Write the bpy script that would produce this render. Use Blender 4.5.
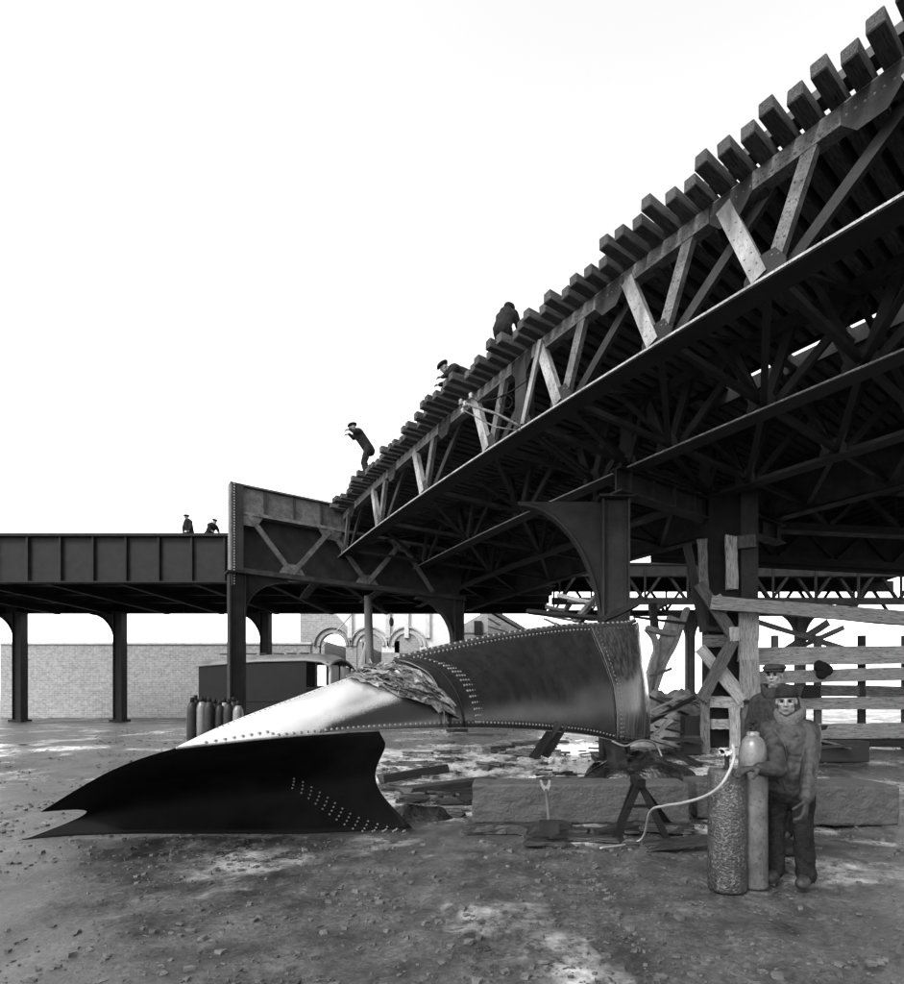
import bpy, math, random
import numpy as np
from mathutils import Vector, Matrix, noise as mnoise
R = math.radians
random.seed(7)
for o in list(bpy.data.objects): bpy.data.objects.remove(o)
SC = bpy.context.scene
COL = SC.collection

# ------------------------------------------------------------------ camera
CAMZ, F, CX, CY = 1.55, 560.0, 513.0, 700.0        # eye height, focal length and principal point in photo pixels
cam = bpy.data.cameras.new('camera'); camo = bpy.data.objects.new('camera', cam); COL.objects.link(camo)
camo.location = (0, 0, CAMZ); camo.rotation_euler = (R(90), 0, 0)
cam.sensor_fit = 'HORIZONTAL'; cam.sensor_width = 36.0; cam.lens = 36.0 * F / 904.0
cam.shift_x = -(CX - 452.0) / 904.0; cam.shift_y = (CY - 492.0) / 904.0
cam.clip_start = 0.05; cam.clip_end = 6000
SC.camera = camo
# ------------------------------------------------------------------ sky, sun, exposure (black and white plate: neutral light)
SUN_EL, SUN_AZ = R(42), R(-142)                     # soft light from behind the camera, to its left
w = bpy.data.worlds.new('World'); SC.world = w; w.use_nodes = True
nt = w.node_tree; nt.nodes.clear()
sk = nt.nodes.new('ShaderNodeTexSky'); sk.sky_type = 'NISHITA'; sk.sun_disc = False
sk.sun_elevation = SUN_EL; sk.sun_rotation = SUN_AZ; sk.air_density = 1.0; sk.dust_density = 1.0; sk.ozone_density = 1.0
bwn = nt.nodes.new('ShaderNodeRGBToBW'); bg = nt.nodes.new('ShaderNodeBackground'); wo = nt.nodes.new('ShaderNodeOutputWorld')
nt.links.new(sk.outputs[0], bwn.inputs[0]); nt.links.new(bwn.outputs[0], bg.inputs[0]); bg.inputs[1].default_value = 0.15
nt.links.new(bg.outputs[0], wo.inputs[0])
sl = bpy.data.lights.new('sun', 'SUN'); sl.energy = 0.8; sl.angle = R(14); sl.color = (1, 1, 1)
slo = bpy.data.objects.new('sun', sl); COL.objects.link(slo)
sd = Vector((math.sin(SUN_AZ) * math.cos(SUN_EL), math.cos(SUN_AZ) * math.cos(SUN_EL), math.sin(SUN_EL)))
slo.rotation_euler = sd.to_track_quat('Z', 'Y').to_euler(); slo.location = sd * 60
vs = SC.view_settings; vs.view_transform = 'Standard'; vs.look = 'None'; vs.gamma = 1.0; vs.use_curve_mapping = False
vs.exposure = 2.45

# ------------------------------------------------------------------ pixel helpers
def P(x, y, d): return Vector(((x - CX) / F * d, d, CAMZ + (CY - y) / F * d))
def H(x, y, h):                                   # point at height h above the eye
    return P(x, y, F * h / (CY - y))
def tz(x, y):
    t = min(1, max(0, (y - 10.5) / 3.5)); return 0.3 * t * t * (3 - 2 * t)
def G(x, y):                                      # point on the ground seen at a pixel
    d = CAMZ * F / max(1, y - CY)
    for _ in range(12):
        p = P(x, y, d); d = (CAMZ - tz(p.x, p.y)) * F / max(1, y - CY)
    p = P(x, y, d); p.z = tz(p.x, p.y); return p

# ------------------------------------------------------------------ materials (all neutral greys)
MATS = {}
def mat(name, v, rough=0.7, metal=0.0, var=0.35, scale=4.0, bump=0.15, bscale=30.0, stretch=(1, 1, 1), spots=0.0, spotv=0.02, spec=0.5, rvar=0.15, objvar=0.25, grain=False):
    m = bpy.data.materials.new(name); m.use_nodes = True; n = m.node_tree.nodes; l = m.node_tree.links
    b = n['Principled BSDF']
    tc = n.new('ShaderNodeTexCoord'); mp = n.new('ShaderNodeMapping'); mp.inputs['Scale'].default_value = stretch
    if grain:
        ga = n.new('ShaderNodeAttribute'); ga.attribute_name = 'grain'; gi = n.new('ShaderNodeObjectInfo'); gm = n.new('ShaderNodeMath'); gm.operation = 'MULTIPLY'; gm.inputs[1].default_value = 60
        gv = n.new('ShaderNodeVectorMath'); gv.operation = 'ADD'; l.new(gi.outputs['Random'], gm.inputs[0]); l.new(ga.outputs['Vector'], gv.inputs[0]); l.new(gm.outputs[0], gv.inputs[1]); l.new(gv.outputs[0], mp.inputs[0]); mp.inputs['Scale'].default_value = (0.4, 4.2, 4.2)
    else: l.new(tc.outputs['Object'], mp.inputs[0])
    nz = n.new('ShaderNodeTexNoise'); nz.inputs['Scale'].default_value = scale; nz.inputs['Detail'].default_value = 8; nz.inputs['Roughness'].default_value = 0.62
    l.new(mp.outputs[0], nz.inputs['Vector'])
    mr = n.new('ShaderNodeMapRange'); mr.inputs[1].default_value = 0.3; mr.inputs[2].default_value = 0.7
    mr.inputs[3].default_value = v * (1 - var); mr.inputs[4].default_value = v * (1 + var)
    l.new(nz.outputs['Fac'], mr.inputs[0])
    oi = n.new('ShaderNodeObjectInfo'); om = n.new('ShaderNodeMapRange'); om.inputs[3].default_value = 1 - objvar; om.inputs[4].default_value = 1 + objvar
    l.new(oi.outputs['Random'], om.inputs[0])
    mu = n.new('ShaderNodeMath'); mu.operation = 'MULTIPLY'; l.new(mr.outputs[0], mu.inputs[0]); l.new(om.outputs[0], mu.inputs[1])
    out = mu.outputs[0]
    if spots > 0:
        vn = n.new('ShaderNodeTexNoise'); vn.inputs['Scale'].default_value = 16 if grain else 42; vn.inputs['Detail'].default_value = 6; l.new(mp.outputs[0], vn.inputs['Vector'])
        sr = n.new('ShaderNodeMapRange'); sr.inputs[1].default_value = 0.58 - spots * 0.16; sr.inputs[2].default_value = 0.70 - spots * 0.16; l.new(vn.outputs['Fac'], sr.inputs[0])
        mx = n.new('ShaderNodeMix'); mx.data_type = 'FLOAT'; l.new(sr.outputs[0], mx.inputs[0]); l.new(out, mx.inputs[2]); mx.inputs[3].default_value = spotv
        out = mx.outputs[0]
    cc = n.new('ShaderNodeCombineColor')
    for i in range(3): l.new(out, cc.inputs[i])
    l.new(cc.outputs[0], b.inputs['Base Color'])
    b.inputs['Metallic'].default_value = metal; b.inputs['Specular IOR Level'].default_value = spec
    n2 = n.new('ShaderNodeTexNoise'); n2.inputs['Scale'].default_value = bscale; n2.inputs['Detail'].default_value = 6; l.new(mp.outputs[0], n2.inputs['Vector'])
    rr = n.new('ShaderNodeMapRange'); rr.inputs[1].default_value = 0.3; rr.inputs[2].default_value = 0.7
    rr.inputs[3].default_value = max(0.03, rough - rvar); rr.inputs[4].default_value = min(1, rough + rvar); l.new(nz.outputs['Fac'], rr.inputs[0]); l.new(rr.outputs[0], b.inputs['Roughness'])
    bp = n.new('ShaderNodeBump'); bp.inputs['Strength'].default_value = bump; bp.inputs['Distance'].default_value = 0.02
    l.new(n2.outputs['Fac'], bp.inputs['Height']); l.new(bp.outputs[0], b.inputs['Normal'])
    MATS[name] = m; return m
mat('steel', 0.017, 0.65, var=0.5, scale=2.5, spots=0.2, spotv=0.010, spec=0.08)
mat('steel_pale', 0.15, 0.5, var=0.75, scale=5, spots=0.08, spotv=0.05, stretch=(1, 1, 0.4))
mat('steel_lit_edge', 0.13, 0.5, var=0.6, scale=6, spots=0.3, spotv=0.03)  # pale tone that paints the light along a chord edge
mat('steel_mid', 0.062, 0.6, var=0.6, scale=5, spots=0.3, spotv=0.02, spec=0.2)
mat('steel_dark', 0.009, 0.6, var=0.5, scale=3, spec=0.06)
mat('tie', 0.042, 0.9, var=0.6, scale=9, bump=0.7, grain=True, spots=0.3, spotv=0.015, spec=0.15)
mat('deck', 0.014, 0.9, var=0.4, scale=3, spec=0.05)
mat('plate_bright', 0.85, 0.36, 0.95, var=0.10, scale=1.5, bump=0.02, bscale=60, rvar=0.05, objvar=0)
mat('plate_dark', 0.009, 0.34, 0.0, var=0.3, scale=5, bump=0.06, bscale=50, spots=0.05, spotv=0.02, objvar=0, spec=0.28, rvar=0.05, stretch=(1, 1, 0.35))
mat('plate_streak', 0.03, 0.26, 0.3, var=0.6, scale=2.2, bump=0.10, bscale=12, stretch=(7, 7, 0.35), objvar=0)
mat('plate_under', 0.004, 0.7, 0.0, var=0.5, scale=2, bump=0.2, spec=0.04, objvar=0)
mat('rivet', 0.11, 0.45, 0.4, var=0.2, objvar=0)
mat('torn', 0.07, 0.45, 0.2, var=0.9, scale=16, bump=0.6, bscale=25, objvar=0.85)
mat('timber', 0.06, 0.85, var=0.6, scale=9, bump=0.5, bscale=22, spots=0.35, spotv=0.012, grain=True, spec=0.2)
mat('timber_pale', 0.17, 0.85, var=0.5, scale=8, bump=0.5, bscale=22, spots=0.28, spotv=0.03, grain=True, spec=0.2)
mat('timber_dark', 0.014, 0.75, var=0.7, scale=9, bump=0.8, grain=True, spec=0.15)
mat('wet_wood', 0.012, 0.45, var=0.8, scale=9, bump=0.7, bscale=24, grain=True, spec=0.35)
mat('muck', 0.006, 0.3, var=0.8, scale=5, bump=1.0, bscale=16, spec=0.35)
mat('granite', 0.019, 0.75, var=0.5, scale=6, bump=0.7, bscale=28, spots=0.3, spotv=0.02)
mat('brick', 0.17, 0.9, var=0.35, scale=5, bump=0.2)
mat('brick_pale', 0.26, 0.9, var=0.25, scale=4)
mat('wall_pale', 0.42, 0.9, var=0.2, scale=2)
mat('black_paint', 0.0055, 0.45, var=0.4, scale=2, bump=0.03, spec=0.06)
mat('grey_roof', 0.06, 0.6, var=0.3, scale=2)
mat('cyl_grey', 0.075, 0.42, var=0.5, scale=7, bump=0.12, spots=0.12, spotv=0.02)
mat('cyl_dark', 0.013, 0.45, var=0.6, scale=10, bump=0.6, bscale=70, spots=0.3, spotv=0.06)
mat('bottle_dark', 0.010, 0.5, var=0.6, scale=8, bump=0.1, spec=0.15)
mat('brass', 0.45, 0.3, 0.8, var=0.2)
mat('hose', 0.16, 0.6, var=0.3)
mat('rope', 0.2, 0.9)
mat('skin', 0.105, 0.55, var=0.2, scale=12, bump=0.06, objvar=0)
mat('leather', 0.014, 0.62, var=0.8, scale=11, bump=0.6, bscale=16, objvar=0.1, spec=0.22)
mat('sheepskin', 0.04, 0.95, var=0.5, scale=30, bump=1.0, bscale=60, objvar=0)
mat('wool_dark', 0.010, 0.95, var=0.5, scale=20, bump=0.6, bscale=80, objvar=0.2, spec=0.05)
mat('wool_grey', 0.018, 0.95, var=0.5, scale=20, bump=0.6, bscale=80, objvar=0.2, spec=0.05)
mat('glove', 0.018, 0.8, var=0.9, scale=14, bump=0.5, spec=0.2)
mat('eye', 0.006, 0.8, var=0.1, spec=0.0)
mat('gravel', 0.045, 0.85, var=0.9, scale=3)
mat('chips', 0.03, 0.6, var=0.9, scale=2.5)
mat('mud_rubble', 0.12, 0.85, var=0.7, scale=4, bump=0.9, bscale=12)
def paint_dark_reflection():  # darkens part of the bright plate: a dark reflection painted into its colour
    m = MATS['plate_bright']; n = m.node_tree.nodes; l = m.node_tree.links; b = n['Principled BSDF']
    at = n.new('ShaderNodeAttribute'); at.attribute_name = 'coat'  # mask of where the dark reflection is painted
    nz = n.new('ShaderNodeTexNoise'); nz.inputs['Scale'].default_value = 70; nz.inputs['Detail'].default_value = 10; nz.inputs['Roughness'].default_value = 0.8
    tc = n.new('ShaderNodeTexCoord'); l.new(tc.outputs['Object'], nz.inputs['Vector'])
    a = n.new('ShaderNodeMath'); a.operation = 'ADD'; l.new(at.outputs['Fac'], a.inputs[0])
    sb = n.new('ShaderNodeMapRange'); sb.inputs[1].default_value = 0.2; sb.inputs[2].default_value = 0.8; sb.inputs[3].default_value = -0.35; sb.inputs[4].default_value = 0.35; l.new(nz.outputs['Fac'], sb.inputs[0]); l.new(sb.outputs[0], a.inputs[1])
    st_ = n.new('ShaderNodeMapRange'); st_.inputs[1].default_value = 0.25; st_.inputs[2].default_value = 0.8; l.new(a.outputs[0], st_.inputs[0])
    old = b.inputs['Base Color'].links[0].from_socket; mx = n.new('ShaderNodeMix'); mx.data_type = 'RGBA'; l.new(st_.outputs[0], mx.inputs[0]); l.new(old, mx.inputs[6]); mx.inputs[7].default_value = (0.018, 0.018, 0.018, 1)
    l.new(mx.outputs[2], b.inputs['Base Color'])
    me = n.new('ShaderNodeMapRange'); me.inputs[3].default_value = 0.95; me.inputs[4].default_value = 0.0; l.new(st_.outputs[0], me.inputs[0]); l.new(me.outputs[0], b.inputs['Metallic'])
paint_dark_reflection()
for nm in ('brick',):
    m = MATS[nm]; n = m.node_tree.nodes; l = m.node_tree.links; b = n['Principled BSDF']; old = b.inputs['Base Color'].links[0].from_socket
    tc = n.new('ShaderNodeTexCoord'); mp = n.new('ShaderNodeMapping'); mp.inputs['Rotation'].default_value = (R(-90), 0, 0); l.new(tc.outputs['Object'], mp.inputs[0])
    bt = n.new('ShaderNodeTexBrick'); bt.inputs['Scale'].default_value = 1.0; bt.inputs['Brick Width'].default_value = 0.42; bt.inputs['Row Height'].default_value = 0.15; bt.inputs['Mortar Size'].default_value = 0.02
    for k_, v_ in (('Color1', 0.78), ('Color2', 1.1), ('Mortar', 1.25)): bt.inputs[k_].default_value = (v_, v_, v_, 1)
    l.new(mp.outputs[0], bt.inputs['Vector']); mx = n.new('ShaderNodeMix'); mx.data_type = 'RGBA'; mx.blend_type = 'MULTIPLY'; mx.inputs[0].default_value = 1; l.new(old, mx.inputs[6]); l.new(bt.outputs['Color'], mx.inputs[7]); l.new(mx.outputs[2], b.inputs['Base Color'])
# glass of the van
g = bpy.data.materials.new('pane_glass'); g.use_nodes = True; b = g.node_tree.nodes['Principled BSDF']
b.inputs['Base Color'].default_value = (0.25, 0.25, 0.25, 1); b.inputs['Roughness'].default_value = 0.08; b.inputs['Metallic'].default_value = 0.2; MATS['glass'] = g
# ground: mud with standing liquid
def ground_mat():
    m = bpy.data.materials.new('ground'); m.use_nodes = True; n = m.node_tree.nodes; l = m.node_tree.links; b = n['Principled BSDF']
    tc = n.new('ShaderNodeTexCoord')
    def nz(s, d=8, r=0.6):
        x = n.new('ShaderNodeTexNoise'); x.inputs['Scale'].default_value = s; x.inputs['Detail'].default_value = d; x.inputs['Roughness'].default_value = r
        l.new(tc.outputs['Object'], x.inputs['Vector']); return x.outputs['Fac']
    def mr(i, a, c, lo, hi):
        x = n.new('ShaderNodeMapRange'); x.inputs[1].default_value = a; x.inputs[2].default_value = c; x.inputs[3].default_value = lo; x.inputs[4].default_value = hi; l.new(i, x.inputs[0]); return x.outputs[0]
    def mx(f, a, c):
        x = n.new('ShaderNodeMix'); x.data_type = 'FLOAT'; l.new(f, x.inputs[0])
        for k, q in ((2, a), (3, c)):
            if isinstance(q, float): x.inputs[k].default_value = q
            else: l.new(q, x.inputs[k])
        return x.outputs[0]
    big0 = nz(0.45, 9, 0.62)
    sep = n.new('ShaderNodeSeparateXYZ'); l.new(tc.outputs['Object'], sep.inputs[0])
    def ma(op, a, c=None):
        x = n.new('ShaderNodeMath'); x.operation = op
        for k, q in ((0, a), (1, c)):
            if q is None: continue
            if isinstance(q, (int, float)): x.inputs[k].default_value = q
            else: l.new(q, x.inputs[k])
        return x.outputs[0]
    ex = ma('DIVIDE', ma('SUBTRACT', sep.outputs[0], 0.3), 6.0); ey = ma('DIVIDE', ma('SUBTRACT', sep.outputs[1], 11.5), 5.0)
    rad = ma('SQRT', ma('ADD', ma('MULTIPLY', ex, ex), ma('MULTIPLY', ey, ey)))       # the spilled pool under the tank
    big = ma('ADD', big0, mr(rad, 0.55, 1.15, 0.13, -0.06)); fine = nz(9, 8, 0.7); mid = nz(2.2, 8, 0.65)
    wet = mr(big, 0.47, 0.56, 0, 1)                       # 1 = standing liquid
    spk = mr(fine, 0.56, 0.62, 0, 1)                      # specks of debris poking through
    gr2 = nz(26, 6, 0.75)
    col = mx(wet, ma('MULTIPLY', mr(mid, 0.3, 0.7, 0.010, 0.048), mr(gr2, 0.3, 0.7, 0.35, 1.9)), mr(nz(1.6, 10, 0.75), 0.42, 0.58, 0.012, 0.34)); col = mx(spk, col, mr(mid, 0.35, 0.65, 0.008, 0.08))  # pale patches of the pool: sky reflection put into the colour
    rgh = mx(wet, mr(mid, 0.3, 0.7, 0.28, 0.6), mr(mid, 0.35, 0.65, 0.05, 0.24)); rgh = mx(spk, rgh, 0.65)
    cc = n.new('ShaderNodeCombineColor')
    for i in range(3): l.new(col, cc.inputs[i])
    l.new(cc.outputs[0], b.inputs['Base Color']); l.new(rgh, b.inputs['Roughness'])
    b.inputs['IOR'].default_value = 1.5
    hgt = mx(wet, fine, 0.5); hgt = mx(spk, hgt, fine)
    bp = n.new('ShaderNodeBump'); bp.inputs['Strength'].default_value = 0.45; bp.inputs['Distance'].default_value = 0.03
    l.new(hgt, bp.inputs['Height']); l.new(bp.outputs[0], b.inputs['Normal'])
    MATS['ground'] = m
ground_mat()

dz = Vector((0, 0, 1))
# ------------------------------------------------------------------ mesh builder
BASE = {}
class MB:
    def __init__(s): s.v = []; s.f = []
    def add(s, vs, fs):
        k = len(s.v); s.v += [tuple(p) for p in vs]; s.f += [tuple(i + k for i in q) for q in fs]; return s
    def hexa(s, p):     # 8 points: bottom ring 0-3 then top ring 4-7
        return s.add(p, [(3, 2, 1, 0), (4, 5, 6, 7), (0, 1, 5, 4), (1, 2, 6, 5), (2, 3, 7, 6), (3, 0, 4, 7)])
    def box(s, c, d, ax=None):
        c = Vector(c); A = ax or (Vector((1, 0, 0)), Vector((0, 1, 0)), Vector((0, 0, 1)))
        e = [A[i] * (d[i] / 2) for i in range(3)]
        q = [(-1, -1), (1, -1), (1, 1), (-1, 1)]
        return s.hexa([c + e[0] * a + e[1] * b_ - e[2] for a, b_ in q] + [c + e[0] * a + e[1] * b_ + e[2] for a, b_ in q])
    def bar(s, p0, p1, wd, ht, up=(0, 0, 1), taper=1.0):
        p0 = Vector(p0); p1 = Vector(p1); d = (p1 - p0).normalized(); up = Vector(up)
        sd_ = d.cross(up)
        if sd_.length < 1e-4: sd_ = d.cross(Vector((0, 1, 0)))
        sd_.normalize(); u = sd_.cross(d).normalized()
        a, b_ = sd_ * (wd / 2), u * (ht / 2)
        return s.hexa([p0 - a - b_, p0 + a - b_, p1 + (a - b_) * taper, p1 - (a + b_) * taper, p0 - a + b_, p0 + a + b_, p1 + (a + b_) * taper, p1 + (b_ - a) * taper])
    def tube(s, pts, r, n=8, cap=True):
        pts = [Vector(p) for p in pts]; rs = r if isinstance(r, (list, tuple)) else [r] * len(pts)
        k0 = len(s.v); ref = None
        for i, p in enumerate(pts):
            t = (pts[min(i + 1, len(pts) - 1)] - pts[max(i - 1, 0)]).normalized()
            if ref is None: ref = Vector((0, 0, 1)) if abs(t.z) < 0.9 else Vector((1, 0, 0))
            a = t.cross(ref).normalized(); b_ = a.cross(t).normalized(); ref = b_
            for k in range(n):
                q = 2 * math.pi * k / n; s.v.append(tuple(p + (a * math.cos(q) + b_ * math.sin(q)) * rs[i]))
        for i in range(len(pts) - 1):
            for k in range(n):
                a0 = k0 + i * n + k; a1 = k0 + i * n + (k + 1) % n; s.f.append((a0, a0 + n, a1 + n, a1))
        if cap:
            s.f.append(tuple(k0 + k for k in range(n))); e = k0 + (len(pts) - 1) * n; s.f.append(tuple(e + n - 1 - k for k in range(n)))
        return s
    def lathe(s, c, prof, n=20):
        c = Vector(c); return s.tube([c + Vector((0, 0, z)) for r, z in prof], [max(r, 0.0005) for r, z in prof], n)
    def capsule(s, p0, p1, r0, r1=None, n=12):
        r1 = r0 if r1 is None else r1
        p0 = Vector(p0); p1 = Vector(p1); d = p1 - p0
        if d.length < 1e-5: d = Vector((0, 0, 1e-3)); p1 = p0 + d
        d = d.normalized(); pts = []; rs = []
        for k in range(5):
            a = math.pi / 2 * k / 4; pts.append(p0 - d * r0 * math.cos(a)); rs.append(max(0.0008, r0 * math.sin(a)))
        for k in range(5):
            a = math.pi / 2 * (1 - k / 4); pts.append(p1 + d * r1 * math.cos(a)); rs.append(max(0.0008, r1 * math.sin(a)))
        return s.tube(pts, rs, n)
    def ell(s, c, r, rot=None, n=14):
        c = Vector(c); k0 = len(s.v); M = rot or Matrix.Identity(3); m = 9
        for i in range(m + 1):
            t = math.pi * i / m; rr = max(0.01, math.sin(t))
            for k in range(n):
                q = 2 * math.pi * k / n; s.v.append(tuple(c + M @ Vector((r[0] * rr * math.cos(q), r[1] * rr * math.sin(q), r[2] * math.cos(t)))))
        for i in range(m):
            for k in range(n):
                a0 = k0 + i * n + k; a1 = k0 + i * n + (k + 1) % n; s.f.append((a0, a1, a1 + n, a0 + n)[::-1])
        s.f.append(tuple(k0 + k for k in range(n))); e = k0 + m * n; s.f.append(tuple(e + n - 1 - k for k in range(n)))
        return s
    def prism(s, poly, off):            # extrude a 3d polygon by the vector off
        n = len(poly); off = Vector(off); poly = [Vector(p) for p in poly]
        return s.add(poly + [p + off for p in poly], [tuple(range(n))[::-1], tuple(range(n, 2 * n))] + [(i, (i + 1) % n, n + (i + 1) % n, n + i) for i in range(n)])
    def dome(s, p, nrm, r, h=0.6, n=7):
        p = Vector(p); nr = Vector(nrm).normalized(); a = nr.orthogonal().normalized(); b_ = nr.cross(a); k0 = len(s.v)
        for rr, hh in ((1, -0.25), (0.82, 0.6), (0.3, 1.0)):
            for k in range(n):
                q = 2 * math.pi * k / n; s.v.append(tuple(p + (a * math.cos(q) + b_ * math.sin(q)) * r * rr + nr * r * h * hh))
        for i in range(2):
            for k in range(n):
                a0 = k0 + i * n + k; a1 = k0 + i * n + (k + 1) % n; s.f.append((a0, a1, a1 + n, a0 + n))
        s.f.append(tuple(k0 + 2 * n + k for k in range(n))); return s
    def build(s, name, m, parent=None, smooth=False):
        base = BASE.get(parent.name, Vector()) if parent else Vector()
        me = bpy.data.meshes.new(name); me.from_pydata([tuple(Vector(v) - base) for v in s.v], [], s.f); me.update()
        me.materials.append(MATS[m])
        gr = getattr(s, 'grain', None)
        if gr and len(gr) == len(s.v): me.attributes.new('grain', 'FLOAT_VECTOR', 'POINT').data.foreach_set('vector', [c for q in gr for c in q])
        if smooth: me.polygons.foreach_set('use_smooth', [True] * len(me.polygons))
        o = bpy.data.objects.new(name, me); COL.objects.link(o)
        if parent: o.parent = parent
        BASE[o.name] = base
        return o
def tag(o, label=None, cat=None, group=None, kind=None):
    if label: o['label'] = label
    if cat: o['category'] = cat
    if group: o['group'] = group
    if kind: o['kind'] = kind
    return o
def thing(name, base, label, cat, group=None):
    o = bpy.data.objects.new(name, None); COL.objects.link(o); o.location = base; o.empty_display_size = 0.3; BASE[o.name] = Vector(base)
    return tag(o, label, cat, group)
def single(mb, name, m, label, cat, group=None, smooth=False, base=None):   # a thing that is one mesh, origin at its base
    vs_ = np.array(mb.v); b0 = Vector(base) if base is not None else Vector((vs_[:, 0].mean(), vs_[:, 1].mean(), vs_[:, 2].min()))
    mb.v = [tuple(Vector(v) - b0) for v in mb.v]; o = mb.build(name, m, None, smooth); o.location = b0; BASE[o.name] = b0
    return tag(o, label, cat, group)
def bevel(o, wdt=0.01, seg=1):
    md = o.modifiers.new('bevel', 'BEVEL'); md.width = wdt; md.segments = seg; md.limit_method = 'ANGLE'; return o
def rough_bar(p0, p1, wd, ht, up=(0, 0, 1), n=5, jit=0.012, splinter=0.0, sd_=None):
    """a weathered timber: a bar in sections with uneven edges and, if asked, splintered ends"""
    rnd = random.Random(sd_ if sd_ is not None else random.random()); p0 = Vector(p0); p1 = Vector(p1); d = (p1 - p0).normalized(); s_ = d.cross(Vector(up))
    if s_.length < 1e-4: s_ = d.cross(Vector((0, 1, 0)))
    s_.normalize(); u = s_.cross(d); mb = MB(); vs_ = []
    for i in range(n + 1):
        for k, (a, b_) in enumerate(((-1, -1), (1, -1), (1, 1), (-1, 1))):
            e = splinter * rnd.uniform(-1, 1) if i in (0, n) else 0
            vs_.append(p0.lerp(p1, i / n) + s_ * (a * wd / 2 + rnd.uniform(-jit, jit)) + u * (b_ * ht / 2 + rnd.uniform(-jit, jit)) + d * e)
    fs = [(3, 2, 1, 0), tuple(n * 4 + k for k in range(4))]
    for i in range(n):
        for k in range(4): fs.append((i * 4 + k, i * 4 + (k + 1) % 4, i * 4 + 4 + (k + 1) % 4, i * 4 + 4 + k))
    mb.grain = [(i / n * (p1 - p0).length, a * wd, b_ * ht) for i in range(n + 1) for a, b_ in ((-.5, -.5), (.5, -.5), (.5, .5), (-.5, .5))]
    return mb.add(vs_, fs)

# ================================================================== THE SETTING
def grel(x, y):
    if abs(x) > 39 or y > 44 or y < -9: return 0
    pool = max(0, 1 - ((x - 0.3) / 6) ** 2 - ((y - 11.5) / 5) ** 2); k = 1 - 0.85 * min(1, pool * 2)
    rut = 0.035 * math.sin((x * 0.5 + y * 0.86 + 0.5 * mnoise.noise(Vector((x * .4, y * .4, 5)))) * 4.2) * max(0, mnoise.noise(Vector((x * 0.25, y * 0.25, 7))))
    return k * (0.05 * mnoise.noise(Vector((x * 0.7, y * 0.7, 0))) + 0.03 * mnoise.noise(Vector((x * 2.1, y * 2.1, 1))) + 0.016 * mnoise.noise(Vector((x * 5.3, y * 5.3, 2))) + rut) - 0.015
def make_ground():
    xs = np.concatenate([[-2500, -600, -200, -80], np.arange(-40, -8, 0.5), np.arange(-8, 10, 0.11), np.arange(10, 40.1, 0.5), [80, 200, 600, 2500]])
    ys = np.concatenate([[-1200, -200, -40], np.arange(-10, 2.5, 0.5), np.arange(2.5, 15, 0.11), np.arange(15, 45.1, 0.5), [80, 200, 600, 3000]])
    v = [(x, y, tz(x, y) + grel(x, y)) for y in ys for x in xs]
    nx = len(xs); f = [(j * nx + i, j * nx + i + 1, (j + 1) * nx + i + 1, (j + 1) * nx + i) for j in range(len(ys) - 1) for i in range(nx - 1)]
    o = MB().add(v, f).build('ground', 'ground', None, True); o['kind'] = 'structure'
make_ground()

# ================================================================== MAIN VIADUCT
HB, HT = 5.0, 6.35                       # bottom and top chord, above the eye
node_px = [(774, 288), (655, 352), (562, 410), (523, 434), (494, 455), (427, 497.5), (382, 529), (345, 556)]
node_pt = [H(x, y, HB) for x, y in node_px]
cf = np.polyfit([p.y for p in node_pt], [p.x for p in node_pt], 2)
def cur(y): return Vector((float(np.polyval(cf, y)), y, 0))
def tan(y):
    d = 2 * cf[0] * y + cf[1]; return Vector((float(d), 1, 0)).normalized()
def off(y, a):                            # a point on the curve offset a metres to the far side
    t = tan(y); return cur(y) + Vector((t.y, -t.x, 0)) * a
def ypar(y0, y1, step):                   # stations along the curve at even arc length
    out = [y0]; y = y0
    while y < y1: y += step * tan(y).y; out.append(y)
    return out
TR_SP = 2.88
Y0, Y1 = -1.0, 27.5
via = thing('elevated_railway', cur(10.5), 'long dark steel elevated railway viaduct of open trusses with projecting wooden ties', 'viaduct')
near_nodes = [node_pt[k].y for k in range(8)]
far_nodes = near_nodes + [22.0, 24.8, 27.3]
all_nodes = [-0.6, 1.4, 3.4, 5.2] + [n for n in far_nodes]
def channel(mb, p0, p1, wd, dp, nrm, rivets=True):
    """channel bar: web facing nrm with two flanges behind, rivet heads on the web"""
    p0 = Vector(p0); p1 = Vector(p1); d = (p1 - p0).normalized(); nr = Vector(nrm); nr = (nr - d * nr.dot(d)).normalized(); s_ = d.cross(nr)
    mb.bar(p0, p1, wd, 0.02, nr)
    for q in (-1, 1): mb.bar(p0 + s_ * q * (wd / 2 - 0.012) - nr * dp / 2, p1 + s_ * q * (wd / 2 - 0.012) - nr * dp / 2, 0.02, dp - 0.022, nr)
    if rivets:
        L = (p1 - p0).length; k = int(L / 0.16)
        for i in range(1, k):
            for q in (-0.25, 0.25):
                if i % 3: mb.dome(p0 + d * (i * L / k) + s_ * q * wd + nr * 0.011, nr, 0.016, n=5)
    return mb
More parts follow.
